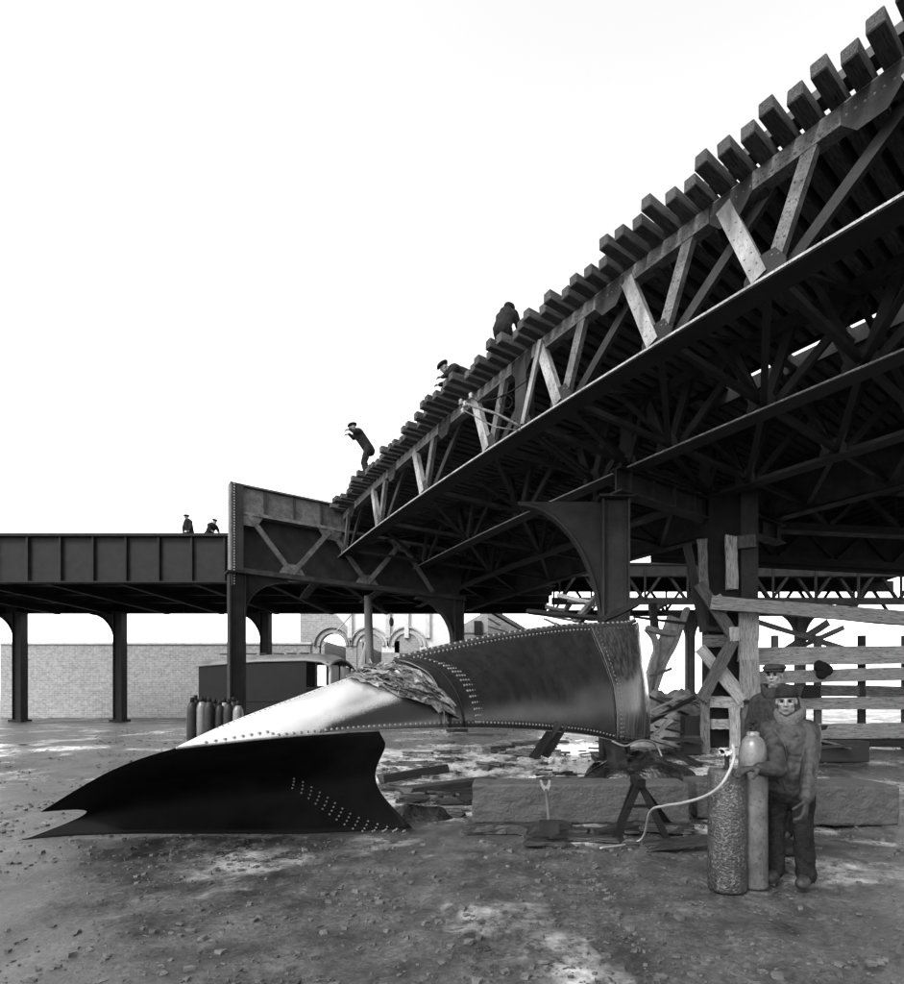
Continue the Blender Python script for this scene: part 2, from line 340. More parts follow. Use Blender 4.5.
def polyrib(path, wd, ht, mb=None):       # a continuous bar along a path (rectangular section)
    mb = mb or MB(); k0 = len(mb.v); n = len(path)
    for i, p in enumerate(path):
        t = (path[min(i + 1, n - 1)] - path[max(i - 1, 0)]); t.z = 0; t.normalize(); s_ = Vector((t.y, -t.x, 0)) * wd / 2; u = Vector((0, 0, ht / 2))
        for q in (-s_ - u, s_ - u, s_ + u, -s_ + u): mb.v.append(tuple(p + q))
    for i in range(n - 1):
        for k in range(4): mb.f.append((k0 + i * 4 + k, k0 + i * 4 + (k + 1) % 4, k0 + i * 4 + 4 + (k + 1) % 4, k0 + i * 4 + 4 + k))
    mb.f.append((k0 + 3, k0 + 2, k0 + 1, k0)); mb.f.append(tuple(k0 + (n - 1) * 4 + k for k in range(4)))
    return mb
st = ypar(Y0, Y1, 0.5)
zB, zT = CAMZ + HB, CAMZ + HT
for ti in range(4):
    a = ti * TR_SP
    ends = st
    m = 'steel_mid' if ti == 0 else 'steel'  # near truss paler, inner ones darker: daylight and shade put into the steel colours
    ch = polyrib([off(y, a + 0.05) + Vector((0, 0, zB + 0.07)) for y in ends], 0.08, 0.14)
    polyrib([off(y, a) + Vector((0, 0, zB - 0.012)) for y in ends], 0.36, 0.022, ch)
    tr = ch.build('truss', 'steel', via)
    if ti < 2: polyrib([off(y, a - 0.185) + Vector((0, 0, zB + 0.008)) for y in ends], 0.02, 0.03).build('lit_edge', 'steel_lit_edge', tr)  # added pale strip: light on the chord's edge put into its colour
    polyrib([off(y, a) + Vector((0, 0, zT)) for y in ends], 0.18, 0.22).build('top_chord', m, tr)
    if ti == 3: polyrib([off(y, a - 0.1) + Vector((0, 0, (zB + zT) / 2)) for y in ends], 0.02, zT - zB - 0.1).build('web_plate', 'steel', tr)
    if ti == 0:
        rv = MB()
        for y in ypar(4, 20, 0.09):
            t = tan(y); nr = Vector((-t.y, t.x, 0)); rv.dome(off(y, a) - nr * 0.008 + Vector((0, 0, zB + 0.09)), nr, 0.016, n=5)
            rv.dome(off(y, a) + nr * 0.091 + Vector((0, 0, zT - 0.05)), nr, 0.016, n=5)
        tag(rv.build('rivet_row', m, tr), kind='stuff')
    for j, y in enumerate(all_nodes):
        t = tan(y); nr = Vector((-t.y, t.x, 0)); pb = off(y, a) + Vector((0, 0, zB + 0.12)); o1 = nr * 0.10
        bent = abs(y - near_nodes[3]) < 0.1
        if bent:
            channel(MB(), pb + o1, off(y, a) + Vector((0, 0, zT - 0.05)) + o1, 0.34, 0.2, nr).build('post', 'steel', tr)
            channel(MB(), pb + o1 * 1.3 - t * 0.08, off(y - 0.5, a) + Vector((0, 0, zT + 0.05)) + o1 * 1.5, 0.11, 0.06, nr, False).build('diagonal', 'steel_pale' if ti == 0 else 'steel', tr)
        else:
            near_half = abs(y - near_nodes[2]) < 0.1 or abs(y - near_nodes[4]) < 0.1
            e1, e2 = (0.42, 0.42)
            mm = 'steel_pale' if ti == 0 else 'steel'  # lit tone on the near truss, shaded tone on those inside
            yt1 = y + e1; yt2 = y - e2
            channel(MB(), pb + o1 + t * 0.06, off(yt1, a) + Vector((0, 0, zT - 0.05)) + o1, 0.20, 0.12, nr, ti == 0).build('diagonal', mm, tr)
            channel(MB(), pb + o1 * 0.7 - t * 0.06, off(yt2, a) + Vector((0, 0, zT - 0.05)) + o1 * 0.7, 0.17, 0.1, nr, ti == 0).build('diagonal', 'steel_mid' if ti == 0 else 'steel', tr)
            channel(MB(), pb - o1 - t * 0.1, off(y - 1.25, a) + Vector((0, 0, zT - 0.05)) - o1, 0.15, 0.08, nr, False).build('diagonal', 'steel', tr)
        # gusset plates
        gp = [pb + nr * 0.085 + t * q + Vector((0, 0, z)) for q, z in ((-0.26, -0.1), (0.26, -0.1), (0.26, 0.06), (0.13, 0.26), (-0.13, 0.26), (-0.26, 0.06))]
        MB().prism(gp, -nr * 0.012).build('gusset_plate', 'steel', tr)
        yt = y - 0.9 if not bent else y
        gp = [off(yt, a) + Vector((0, 0, zT)) + nr * 0.095 + t * q + Vector((0, 0, z)) for q, z in ((-0.3, 0.09), (0.3, 0.09), (0.3, -0.12), (0.14, -0.3), (-0.14, -0.3), (-0.3, -0.12))]
        MB().prism(gp, -nr * 0.01).build('gusset_plate', 'steel', tr)
# cross frames and lateral bracing between the trusses
for ti in range(3):
    a = ti * TR_SP
    for j, y in enumerate(all_nodes):
        A = off(y, a) + Vector((0, 0, zB + 0.2)); B = off(y, a + TR_SP) + Vector((0, 0, zB + 0.2))
        MB().bar(A, B, 0.1, 0.1).build('cross_strut', 'steel', via)
        MB().bar(A + Vector((0, 0, 0.1)), off(y, a + TR_SP) + Vector((0, 0, zT - 0.1)), 0.09, 0.05).build('sway_brace', 'steel', via)
        MB().bar(off(y, a) + Vector((0, 0, zT - 0.1)) + tan(y) * 0.07, B + Vector((0, 0, 0.1)) + tan(y) * 0.07, 0.09, 0.05).build('sway_brace', 'steel', via)
        if j < len(all_nodes) - 1:
            y2 = all_nodes[j + 1]; MB().bar(A - Vector((0, 0, 0.11)), off(y2, a + TR_SP) + Vector((0, 0, zB + 0.09)), 0.11, 0.03).build('lateral_brace', 'steel', via)
# ties: outer deck, gap, inner deck
zt = zT + 0.11 + 0.085
ty = ypar(Y0, Y1 - 0.5, 0.262)
rt = random.Random(3)
for i, y in enumerate(ty):
    e = rt.choice((rt.uniform(-0.12, 0.06), rt.uniform(-0.22, 0.12))); zz = zt + rt.uniform(-0.012, 0.02)
    long_ = (i % 4 in (2,))
    o = rough_bar(off(y, -0.52 + e) + Vector((0, 0, zz)), off(y, 3.84 if long_ is False else 4.44) + Vector((0, 0, zz)), 0.165, 0.165, n=3, jit=0.008, sd_=i).build('tie', 'tie', via)
    bevel(o, 0.012)
    rough_bar(off(y + 0.1, 4.44) + Vector((0, 0, zz)), off(y + 0.1, 3 * TR_SP + 1.0) + Vector((0, 0, zz)), 0.165, 0.165, n=2, jit=0.008, sd_=i + 500).build('tie', 'tie', via)
# deck boards over the ties
k = 0
for a0, a1 in ((0.25, 3.86), (4.44, 3 * TR_SP + 0.95)):
    a = a0
    while a + 0.3 < a1:
        polyrib([off(y, a + 0.15) + Vector((0, 0, zt + 0.145 + 0.004 * (k % 3))) for y in st[:-2]], 0.297, 0.05).build('deck_board', 'deck', via); a += 0.3; k += 1
for a in (3.9, 4.2, 4.5):                # the slot between the decks is boarded over beyond the bent
    polyrib([off(y, a) + Vector((0, 0, zt + 0.15)) for y in st[:-2] if y > 9.1], 0.31, 0.05).build('deck_board', 'deck', via)
for a in (3.80, 4.48): polyrib([off(y, a) + Vector((0, 0, zt + 0.02)) for y in st[:-2]], 0.10, 0.30).build('slot_beam', 'deck', via)
# guard timber and running rails on the deck
polyrib([off(y, -0.05) + Vector((0, 0, zt + 0.17)) for y in st[:-2]], 0.2, 0.12).build('guard_timber', 'tie', via)
for a in (0.85, 2.3, 5.4, 6.85):
    polyrib([off(y, a) + Vector((0, 0, zt + 0.25)) for y in st[:-2]], 0.07, 0.15).build('rail', 'steel_dark', via)
# branch line leaving to the right beyond the fourth truss
bv = thing('branch_viaduct', (10, 16, zB), 'dark viaduct branch of trusses and deck spreading over the timbered pier', 'viaduct')
def br_line(f): return Vector((0, 0, 0)) + Vector((1, 0, 0)) * 0
def crossx(yl, sl_):                      # where a branch truss starting on the fourth truss meets it
    best = min(np.arange(-1, 20, 0.05), key=lambda y: abs(off(y, 3 * TR_SP + 0.25).y - (yl + sl_ * off(y, 3 * TR_SP + 0.25).x)))
    return off(best, 3 * TR_SP + 0.25)
BR = [(18.4, 0.20), (15.4, 0.14), (12.4, 0.10)]
brp = []
for yl, sl_ in BR:
    a = crossx(yl, sl_); b_ = Vector((24, yl + sl_ * 24, 0)); brp.append((a, b_)); d = (b_ - a).normalized(); nn = Vector((d.y, -d.x, 0)); L = (b_ - a).length
    tr = MB().bar(a + dz * (zB + 0.1), b_ + dz * (zB + 0.1), 0.2, 0.22).bar(a + dz * (zB - 0.03), b_ + dz * (zB - 0.03), 0.4, 0.03).build('truss', 'steel', bv)
    MB().bar(a + dz * zT, b_ + dz * zT, 0.2, 0.24).build('top_chord', 'steel', tr)
    if yl > 18: MB().bar(a + dz * (zB + zT) / 2 - nn * 0.15, b_ + dz * (zB + zT) / 2 - nn * 0.15, 0.02, zT - zB + 0.4).build('web_plate', 'steel', tr)
    k = int(L / 2.2)
    for i in range(k):
        p0, p1, pm = a + d * L * i / k, a + d * L * (i + 1) / k, a + d * L * (i + 0.5) / k
        MB().bar(p0 + dz * (zB + 0.2) + nn * 0.05, pm + dz * (zT - 0.1) + nn * 0.05, 0.12, 0.14).build('diagonal', 'steel', tr); MB().bar(pm + dz * (zT - 0.1) - nn * 0.08, p1 + dz * (zB + 0.2) - nn * 0.08, 0.12, 0.14).build('diagonal', 'steel', tr)
        MB().bar(p0 + dz * (zB + 0.2) - nn * 0.25, p0 + dz * (zT - 0.1) - nn * 0.25, 0.1, 0.1).build('post', 'steel', tr)
far = [(brp[0][0], brp[0][1]), (brp[2][0] + Vector((3, -9, 0)), brp[2][1] + Vector((0, -9, 0)))]
for i in range(34):                       # joists under the branch deck, from the far truss towards the near edge
    f = (i + 0.5) / 34; p0 = far[0][0].lerp(far[0][1], f) + Vector((0, 0.5, 0)); p1 = far[1][0].lerp(far[1][1], f)
    MB().bar(p0 + dz * (zT + 0.24), p1 + dz * (zT + 0.24), 0.22, 0.2).build('joist', 'deck', bv)
e0 = Vector((-0.15, 0.9, 0))
dk = MB().prism([far[0][0] + e0 + dz * (zT + 0.36), far[0][1] + e0 + dz * (zT + 0.36), far[1][1] + dz * (zT + 0.36), off(0, 3 * TR_SP + 1.02) + dz * (zT + 0.36), off(8, 3 * TR_SP + 1.02) + dz * (zT + 0.36), off(14, 3 * TR_SP + 1.02) + dz * (zT + 0.36)], dz * 0.06).build('deck', 'deck', bv)
# insulator arms and wires hung at the bent
arm = thing('wire_bracket', H(523, 434, HB), 'pipe bracket with insulators and looped wires fixed to the truss side', 'bracket')
yb = near_nodes[3]; db = off(yb, -0.35).y
MB().tube([P(521, 427, db), P(497, 414, db + 0.25), P(460, 402, db + 0.6)], 0.028).build('pipe', 'steel_mid', arm, True)
MB().tube([P(521, 431, db), P(495, 427, db + 0.25), P(463, 410, db + 0.6)], 0.014).build('pipe', 'steel_mid', arm, True)
MB().tube([P(531, 378, db - 0.1), P(512, 391, db), P(495, 399, db + 0.2), P(478, 402, db + 0.4), P(470, 396, db + 0.5)], 0.011, 6).build('wire', 'steel_dark', arm, True)
MB().tube([P(533, 374, db - 0.1), P(526, 376, db), P(526, 372, db), P(534, 372, db)], 0.010, 6).build('wire', 'steel_dark', arm, True)
MB().tube([P(506, 402 + 7 * math.sin(t), db + 0.15) + Vector((0.12 * math.cos(t), 0, 0)) for t in np.linspace(0, 6.28, 14)], 0.011, 6).build('wire', 'steel_dark', arm, True)
for x, y, dd in ((461, 402, .6), (465, 404, .55), (471, 396, .5), (463, 411, .6)):
    MB().lathe(P(x, y, db + dd) - Vector((0, 0, 0.06)), [(0.03, 0), (0.05, 0.02), (0.03, 0.05), (0.05, 0.08), (0.02, 0.12)], 10).build('insulator', 'steel_pale', arm, True)
# cross girder at the middle bent
cg = thing('cross_girder', off(yb, 2) + Vector((0, 0, zB - 0.5)), 'deep riveted cross girder carrying the trusses over the arched bracket column', 'girder')
A = off(yb, 2.45); B = off(yb, 3 * TR_SP + 0.6)
cd = (B - A).normalized(); cn = Vector((cd.y, -cd.x, 0)); zc = zB - 0.03
MB().bar(A + dz * (zc - 0.26), B + dz * (zc - 0.26), 0.05, 0.46).build('web', 'steel', cg)
for z in (zc - 0.02, zc - 0.51): MB().bar(A + dz * z, B + dz * z, 0.34, 0.04).build('flange', 'steel', cg)
for i in range(9): MB().bar(A.lerp(B, (i + 0.5) / 9) + dz * (zc - 0.485) + cn * 0.0, A.lerp(B, (i + 0.5) / 9) + dz * (zc - 0.045), 0.26, 0.03, cd).build('stiffener', 'steel', cg)

# ------------------------------------------------------------------ columns with arched brackets
def arch_column(base, ztop, wdt, arms, label, group=None, m='steel', name='viaduct_column', depth=None, reach=2.2, drop=2.6, rivets=True):
    """laced column; arms = list of horizontal unit vectors towards which curved brackets spring"""
    c = thing(name, base, label, 'column', group); depth = depth or wdt; b0 = Vector(base); h = ztop - b0.z
    ax = Vector(arms[0]); nx = Vector((ax.y, -ax.x, 0))
    A3 = (ax, nx, Vector((0, 0, 1)))
    for q in (-1, 1):
        MB().box(b0 + ax * q * (wdt / 2 - 0.02) + dz * h / 2, (0.04, depth, h), A3).build('side_plate', m, c)
    MB().box(b0 + dz * h / 2, (wdt - 0.09, depth * 0.6, h - 0.02), A3).build('web_plate', m, c)
    MB().box(b0 + dz * 0.06, (wdt * 1.5, depth * 1.5, 0.12), A3).build('base_plate', m, c)
    if rivets:
        rv = MB(); sgn = -1 if nx.y > 0 else 1
        for z in np.arange(0.2, h, 0.1):
            for q in (-1, 1):
                rv.dome(b0 + ax * q * (wdt / 2 - 0.13) + nx * sgn * depth * 0.3 + dz * z, nx * sgn, 0.017, n=5)
        tag(rv.build('rivet_row', m, c), kind='stuff')
    for av in arms:
        av = Vector(av); s0 = b0 + av * (wdt / 2); top = b0.z + h
        N = 14; arc = []
        for i in range(N + 1):
            t = i / N * math.pi / 2          # from foot on the column to the tip
            arc.append((reach * (1 - math.cos(t)), -drop * (1 - math.sin(t)) - 0.12))
        tn = nx * 0.02
        # web as a fan of quads under the top flange, so that its edge is the curve
        web = MB()
        for i in range(N):
            (x0, z0), (x1, z1) = arc[i], arc[i + 1]
            p = [s0 + av * x0 + dz * (top + z0 - b0.z), s0 + av * x1 + dz * (top + z1 - b0.z), s0 + av * x1 + dz * (top - 0.02 - b0.z), s0 + av * x0 + dz * (top - 0.02 - b0.z)]
            web.hexa([q - tn for q in p] + [q + tn for q in p])
        br = web.build('bracket', m, c)
        pth = [s0 + av * x + dz * (z + h) for x, z in arc]
        fl = MB(); k0 = 0
        for i, p in enumerate(pth):
            t = (pth[min(i + 1, N)] - pth[max(i - 1, 0)]).normalized(); u = nx.cross(t).normalized()
            for q in (-nx * 0.14 - u * 0.02, nx * 0.14 - u * 0.02, nx * 0.14 + u * 0.02, -nx * 0.14 + u * 0.02): fl.v.append(tuple(p + q))
        for i in range(N):
            for k in range(4): fl.f.append((i * 4 + k, i * 4 + (k + 1) % 4, i * 4 + 4 + (k + 1) % 4, i * 4 + 4 + k))
        fl.f += [(3, 2, 1, 0), tuple(N * 4 + k for k in range(4))]
        fl.build('bracket_flange', m, br)
        if rivets:
            rv = MB(); sgn = -1 if nx.y > 0 else 1
            for i in range(4 * N):
                f = i / 4; i0 = int(f); p = pth[i0].lerp(pth[min(N, i0 + 1)], f - i0) + dz * 0.1 + av * -0.02
                rv.dome(p + nx * sgn * 0.021, nx * sgn, 0.017, n=5)
            tag(rv.build('rivet_row', m, br), kind='stuff')
    MB().box(b0 + dz * (h - 0.01), (wdt * 1.3, depth * 1.4, 0.05), A3).build('cap_plate', m, c)
    return c
p = P(614, 487, 12.5)
arch_column((p.x, 12.5, 0.2), zB - 0.56, 0.6, [(-1, 0, 0)], 'riveted steel column with arched bracket rising behind the torn tank plate', reach=1.85, drop=2.9)
tb = P(577, 487, 12.5)

# ------------------------------------------------------------------ portal girder at the far left end of the truss
E1 = node_pt[7].copy(); E1.z = 0
cdir = Vector((0.8, 0.59, 0)).normalized()
def girder_pt(t): return E1 - cdir * t
LT = 3.55
pg = thing('portal_girder', girder_pt(LT) + dz * (CAMZ + 4.0), 'tall grey end girder with riveted plate parapet and lattice panel below', 'girder')  # mid grey steel below: lightening by haze put into the colour
gn = Vector((cdir.y, -cdir.x, 0))      # towards the camera
if gn.y > 0: gn = -gn
z0, z1, z2 = CAMZ + 4.02, CAMZ + 5.82, CAMZ + 6.68
L0, L1_ = girder_pt(LT), girder_pt(-4.8)
for k in range(4):      # parapet plates between stiffeners
    a, b_ = L0.lerp(girder_pt(0), k / 4), L0.lerp(girder_pt(0), (k + 1) / 4)
    MB().bar(a + cdir * 0.001 + dz * (z1 + z2) / 2, b_ - cdir * 0.001 + dz * (z1 + z2) / 2, 0.03 + 0.004 * (k % 2), z2 - z1 - 0.06).build('parapet_plate', 'steel_mid', pg)
    s_ = MB().bar(a + gn * 0.05 + cdir * 0.06 + dz * (z1 + 0.07), a + gn * 0.05 + cdir * 0.06 + dz * (z2 - 0.05), 0.09, 0.07, cdir)
    for i in range(9): s_.dome(a + gn * 0.095 + cdir * 0.06 + dz * (z1 + 0.1 + i * 0.085), gn, 0.016, n=5)
    s_.build('stiffener', 'steel', pg)
MB().bar(L0 + dz * z2, girder_pt(0) + dz * z2, 0.3, 0.05).build('top_flange', 'steel_mid', pg)
MB().bar(L0 + dz * z1, L1_ + dz * z1, 0.34, 0.10).build('middle_chord', 'steel_mid', pg)
MB().bar(L0 + dz * z0, L1_ + dz * z0, 0.34, 0.16).build('bottom_chord', 'steel', pg)
MB().bar(L0 + cdir * 0.3 + dz * ((z0 + z1) / 2 + 0.25) - gn * 0.32, L1_ + dz * ((z0 + z1) / 2 + 0.25) - gn * 0.32, 0.02, z1 - z0 + 0.3).build('back_web', 'steel', pg)
xs_ = [LT - 0.45, LT - 1.75, LT - 3.0, LT - 4.3, LT - 5.6, LT - 6.9]
for i in range(len(xs_) - 1):
    up_ = i % 2 == 0
    a = girder_pt(xs_[i]) + dz * ((z1 - 0.06) if up_ else (z0 + 0.1)); b_ = girder_pt(xs_[i + 1]) + dz * ((z0 + 0.1) if up_ else (z1 - 0.06))
    channel(MB(), a + gn * 0.17, b_ + gn * 0.17, 0.15, 0.08, gn).build('lattice_bar', 'steel_mid', pg)
    q = girder_pt(xs_[i]) + gn * 0.14
    sg = -1 if up_ else 1; zz = (z1 - 0.04) if up_ else (z0 + 0.06)
    MB().prism([q + cdir * x + dz * (zz + sg * z) for x, z in ((-0.42, 0), (0.42, 0), (0.22, 0.34), (-0.22, 0.34))], -gn * 0.012).build('gusset_plate', 'steel_mid', pg)
# end post with double rows of rivets
ep = MB().bar(L0 - cdir * 0.06 + dz * (z0 - 0.5), L0 - cdir * 0.06 + dz * (z2 + 0.02), 0.42, 0.05, cdir)
epo = ep.build('end_post', 'steel_mid', pg)
rv = MB()
for i, z in enumerate(np.arange(z0 - 0.45, z2, 0.085)):
    for q in (-0.15, -0.07, 0.07, 0.15): rv.dome(L0 - cdir * 0.086 + gn * q + dz * z, -cdir, 0.028, n=6); 
    rv.dome(L0 + gn * 0.2 + cdir * 0.02 + dz * z, gn - cdir * 0.4, 0.03, n=6)
tag(rv.build('rivet_row', 'steel_pale', epo), kind='stuff')
MB().bar(L0 + gn * 0.18 + cdir * 0.115 + dz * z0, L0 + gn * 0.18 + cdir * 0.115 + dz * (z2 + 0.01), 0.33, 0.03, gn).build('end_plate', 'steel', pg)
cl = L0 + cdir * 0.12
arch_column((cl.x, cl.y, 0.25), z0 - 0.08, 0.46, [tuple(cdir)], 'dark steel column under the portal girder end, beside the closed van', reach=1.3, drop=1.2, rivets=False, m='steel_dark')
cr = girder_pt(-4.5)
arch_column((cr.x, cr.y, 0.3), z0 - 0.08, 0.42, [tuple(-cdir)], 'steel column with arched bracket standing before the arcaded ruin and the clapboard house', reach=1.6, drop=1.6, rivets=False)

# ------------------------------------------------------------------ junction viaduct crossing behind
jv = thing('cross_viaduct', (-10, 28, zB), 'broad dark viaduct crossing behind, solid girders at one end and open lattice at the other', 'viaduct')
ZJ = CAMZ + 7.1
def plate_girder(y, x0, x1, za, zb, nm):
    g_ = MB().box(((x0 + x1) / 2, y, (za + zb) / 2), (x1 - x0, 0.06, zb - za)).build(nm, 'steel_dark', jv)
    for z in (za + 0.03, zb - 0.03): MB().box(((x0 + x1) / 2, y, z), (x1 - x0, 0.4, 0.054)).build('flange', 'steel_dark', g_)
    x = x0 + 0.7
    while x < x1: MB().box((x, y - 0.1, (za + zb) / 2), (0.08, 0.13, zb - za - 0.12)).build('stiffener', 'steel_dark', g_); x += 1.4
plate_girder(24.0, -34, -6.6, zB + 0.0, ZJ, 'plate_girder')
plate_girder(33.0, -34, 2, zB + 0.1, ZJ, 'plate_girder')
for y in (26.3, 28.6, 30.9): MB().box((-16, y, zB + 1.1), (36, 0.3, 1.5)).build('stringer', 'steel_dark', jv)
MB().box((-16, 28.5, ZJ - 0.08), (36.2, 9.5, 0.12)).build('deck', 'deck', jv)
MB().box((12, 31.0, ZJ - 0.08), (19.6, 4.4, 0.12)).build('deck', 'deck', jv)
for y in (29.0, 33.0):
    for z, hh in ((zB + 0.12, 0.34), (ZJ - 0.4, 0.62)): MB().box((12 if y < 30 else 12.2, y, z), (20 if y < 30 else 20.3, 0.25, hh)).build('chord', 'steel_dark', jv)
    x = 2.4; i = 0
    while x < 21:
        MB().bar((x, y, zB + 0.2), (x + 1.1, y, ZJ - 0.3), 0.16, 0.13).build('lattice_bar', 'steel_dark', jv)
        MB().bar((x + 1.1, y + 0.14, ZJ - 0.3), (x + 2.2, y + 0.14, zB + 0.2), 0.16, 0.13).build('lattice_bar', 'steel_dark', jv)
        MB().bar((x, y - 0.14, zB + 0.2), (x, y - 0.14, ZJ - 0.3), 0.1, 0.1).build('lattice_bar', 'steel_dark', jv); x += 2.2
for x in (3, 8, 13, 18): MB().box((x, 31, zB + 0.12), (0.2, 3.7, 0.3)).build('cross_beam', 'steel_dark', jv)
for x in np.arange(-33, -3, 3.2): MB().box((x, 28.5, zB + 0.2), (0.25, 8.5, 0.4)).build('cross_beam', 'steel_dark', jv)
for px, lab in ((266, 'grey arched column of the crossing viaduct rising behind the van roof'), (120, 'grey arched column of the crossing viaduct beyond the gas bottles'), (20, 'outermost grey arched column of the crossing viaduct, farthest from the van')):
    q = P(px, 700, 32.6); arch_column((q.x, 32.6, 0.3), zB + 0.1, 0.5, [(-1, 0, 0)], lab, 'columns of the crossing viaduct', reach=1.4, drop=1.7, rivets=False)
for px, lab in ((690, 'far lattice viaduct column standing between rubble heap and timbered pier'), (800, 'far lattice viaduct column standing behind the plank hoarding')):
    q = P(px, 700, 31); arch_column((q.x, 31, 0.3), zB - 0.05, 0.45, [(1, 0, 0), (-1, 0, 0)], lab, 'columns of the crossing viaduct', reach=1.3, drop=1.5, rivets=False)

# ================================================================== TORN TANK PLATE
def catmull(pts, n):
    out = []
    for i in range(len(pts) - 1):
        p0, p1, p2, p3 = pts[max(i - 1, 0)], pts[i], pts[i + 1], pts[min(i + 2, len(pts) - 1)]
        for k in range(n):
            t = k / n; out.append(0.5 * ((2 * p1) + (p2 - p0) * t + (2 * p0 - 5 * p1 + 4 * p2 - p3) * t * t + (3 * p1 - p0 - 3 * p2 + p3) * t ** 3))
    out.append(pts[-1]); return out
# stations: top pixel + distance, bottom pixel + distance, bulge towards camera, bulge height bias
ST = [((177, 746.5, 5.05), (176, 748, 5.0), 0.0),
      ((230, 722, 5.9), (240, 741, 5.35), 0.03),
      ((290, 699, 6.9), (305, 735, 5.9), 0.10),
      ((350, 677, 7.9), (372, 731, 6.8), 0.24),
      ((385, 666, 8.5), (425, 729, 7.5), 0.30),
      ((430, 653, 9.2), (475, 728, 8.3), 0.30),
      ((500, 638, 10.1), (540, 730, 9.5), 0.26),
      ((560, 629, 10.8), (590, 735, 10.4), 0.22),
      ((592, 627, 11.1), (617, 741, 10.8), 0.20),
      ((627, 625, 11.5), (636, 742, 11.2), 0.16),
      ((637, 622, 12.1), (649, 739, 11.8), 0.05)]
NS = 8
tops = catmull([P(*s_[0]) for s_ in ST], NS); bots = catmull([P(*s_[1]) for s_ in ST], NS); blg = catmull([Vector((s_[2], 0, 0)) for s_ in ST], NS)
def shell(i, t, lift=0.0):            # i station (float), t 0 bottom .. 1 top
    i0 = int(min(i, len(tops) - 2)); f = i - i0
    a = bots[i0].lerp(bots[i0 + 1], f); b_ = tops[i0].lerp(tops[i0 + 1], f); bl = blg[i0].x * (1 - f) + blg[i0 + 1].x * f
    p = a.lerp(b_, t); along = (bots[i0 + 1] - bots[i0]).normalized(); n = along.cross((b_ - a).normalized() if (b_ - a).length > 1e-6 else Vector((0, 0, 1))).normalized()
    if n.y > 0 and n.z < 0.2: n = -n
    if n.z < 0 and n.y > -0.3: n = -n
    pb_ = p * 1.0; dent = (0.045 * mnoise.noise(pb_ * 0.9) + 0.022 * mnoise.noise(pb_ * 2.4)) * 4 * t * (1 - t) * min(1, max(0.12, (i - 14) / 14))
    return p + n * (bl * 4 * t * (1 - t) * (1.25 - 0.5 * t) + dent + lift), n
tank = thing('tank_wreck', P(420, 780, 7.6), 'huge torn riveted steel tank shell lying buckled across the muddy yard', 'wreckage')
NT = 16
def patch(fi, i0, i1, name, m, nU=None, lift=0.0, thick=0.012, t0=0, t1=1):
    nU = nU or int((i1 - i0) * 1); mb = MB(); vs_ = []
    for u in range(nU + 1):
        for k in range(NT + 1):
            p, n = fi(i0 + (i1 - i0) * u / nU, t0 + (t1 - t0) * k / NT, lift); vs_.append((p, n))
    N = len(vs_); mb.v = [tuple(p) for p, n in vs_] + [tuple(p - n * thick) for p, n in vs_]
    w_ = NT + 1
    for u in range(nU):
        for k in range(NT):
            a = u * w_ + k; mb.f.append((a, a + w_, a + w_ + 1, a + 1)); mb.f.append((N + a, N + a + 1, N + a + w_ + 1, N + a + w_))
    for u in range(nU):
        for k in (0, NT):
            a = u * w_ + k; q = (a, a + w_, N + a + w_, N + a); mb.f.append(q if k else q[::-1])
    for u in (0, nU):
        for k in range(NT):
            a = u * w_ + k; q = (a, a + 1, N + a + 1, N + a); mb.f.append(q if u else q[::-1])
    return mb.build(name, m, tank, True)
def seam(i_fn, t0, t1, n, lift=0.016):
    return [shell(i_fn(t0 + (t1 - t0) * k / n), t0 + (t1 - t0) * k / n, lift) for k in range(n + 1)]
SEAM = lambda t: 5 * NS - t * 0.35 * NS       # middle seam leans to the torn end
SEAM2 = lambda t: 8 * NS - t * 0.0
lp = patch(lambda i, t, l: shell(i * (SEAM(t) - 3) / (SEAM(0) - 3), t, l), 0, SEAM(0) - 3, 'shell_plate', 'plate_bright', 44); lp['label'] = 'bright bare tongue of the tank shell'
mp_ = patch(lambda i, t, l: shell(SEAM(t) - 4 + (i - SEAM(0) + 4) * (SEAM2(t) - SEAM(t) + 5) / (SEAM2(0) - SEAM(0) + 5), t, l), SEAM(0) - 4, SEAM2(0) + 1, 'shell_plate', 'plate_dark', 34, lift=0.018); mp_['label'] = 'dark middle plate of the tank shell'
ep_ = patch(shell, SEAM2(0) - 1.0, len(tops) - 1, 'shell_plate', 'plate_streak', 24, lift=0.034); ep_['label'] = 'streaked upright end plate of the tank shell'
# rivets
rv = MB(); pl = 0
def walk(path, step, r, m=rv, offs=(0,)):
    acc = 0; last = path[0][0]
    for (p, n), (q, n2) in zip(path[:-1], path[1:]):
        d = q - p; L = d.length
        if L < 1e-6: continue
        while acc < L:
            sdv = n.cross(d.normalized())
            for o in offs: m.dome(p + d * (acc / L) + sdv * o, n.lerp(n2, acc / L), r, 0.75, 6)
            acc += step
        acc -= L
fine = [i * 0.25 for i in range(int((len(tops) - 1) * 4))]
walk([shell(i, 0.035 if i > 12 else 0.12, 0.0) for i in fine if 4 < i < SEAM(0)], 0.085, 0.022)
walk([shell(i, 0.035, 0.018) for i in fine if i >= SEAM(0)], 0.085, 0.022)
walk([shell(i, 0.975, 0.018) for i in fine if i > SEAM(1)], 0.085, 0.022)
walk([shell(i, 0.90, 0.0) for i in fine if 6 < i < 26], 0.085, 0.012)
walk(seam(SEAM, 0.03, 0.95, 60, 0.018), 0.10, 0.026, offs=(-0.05, -0.11, -0.17, -0.23))
walk(seam(SEAM2, 0.03, 0.95, 60, 0.034), 0.085, 0.022, offs=(-0.06, -0.13))
tag(rv.build('rivet_row', 'rivet', tank), kind='stuff')
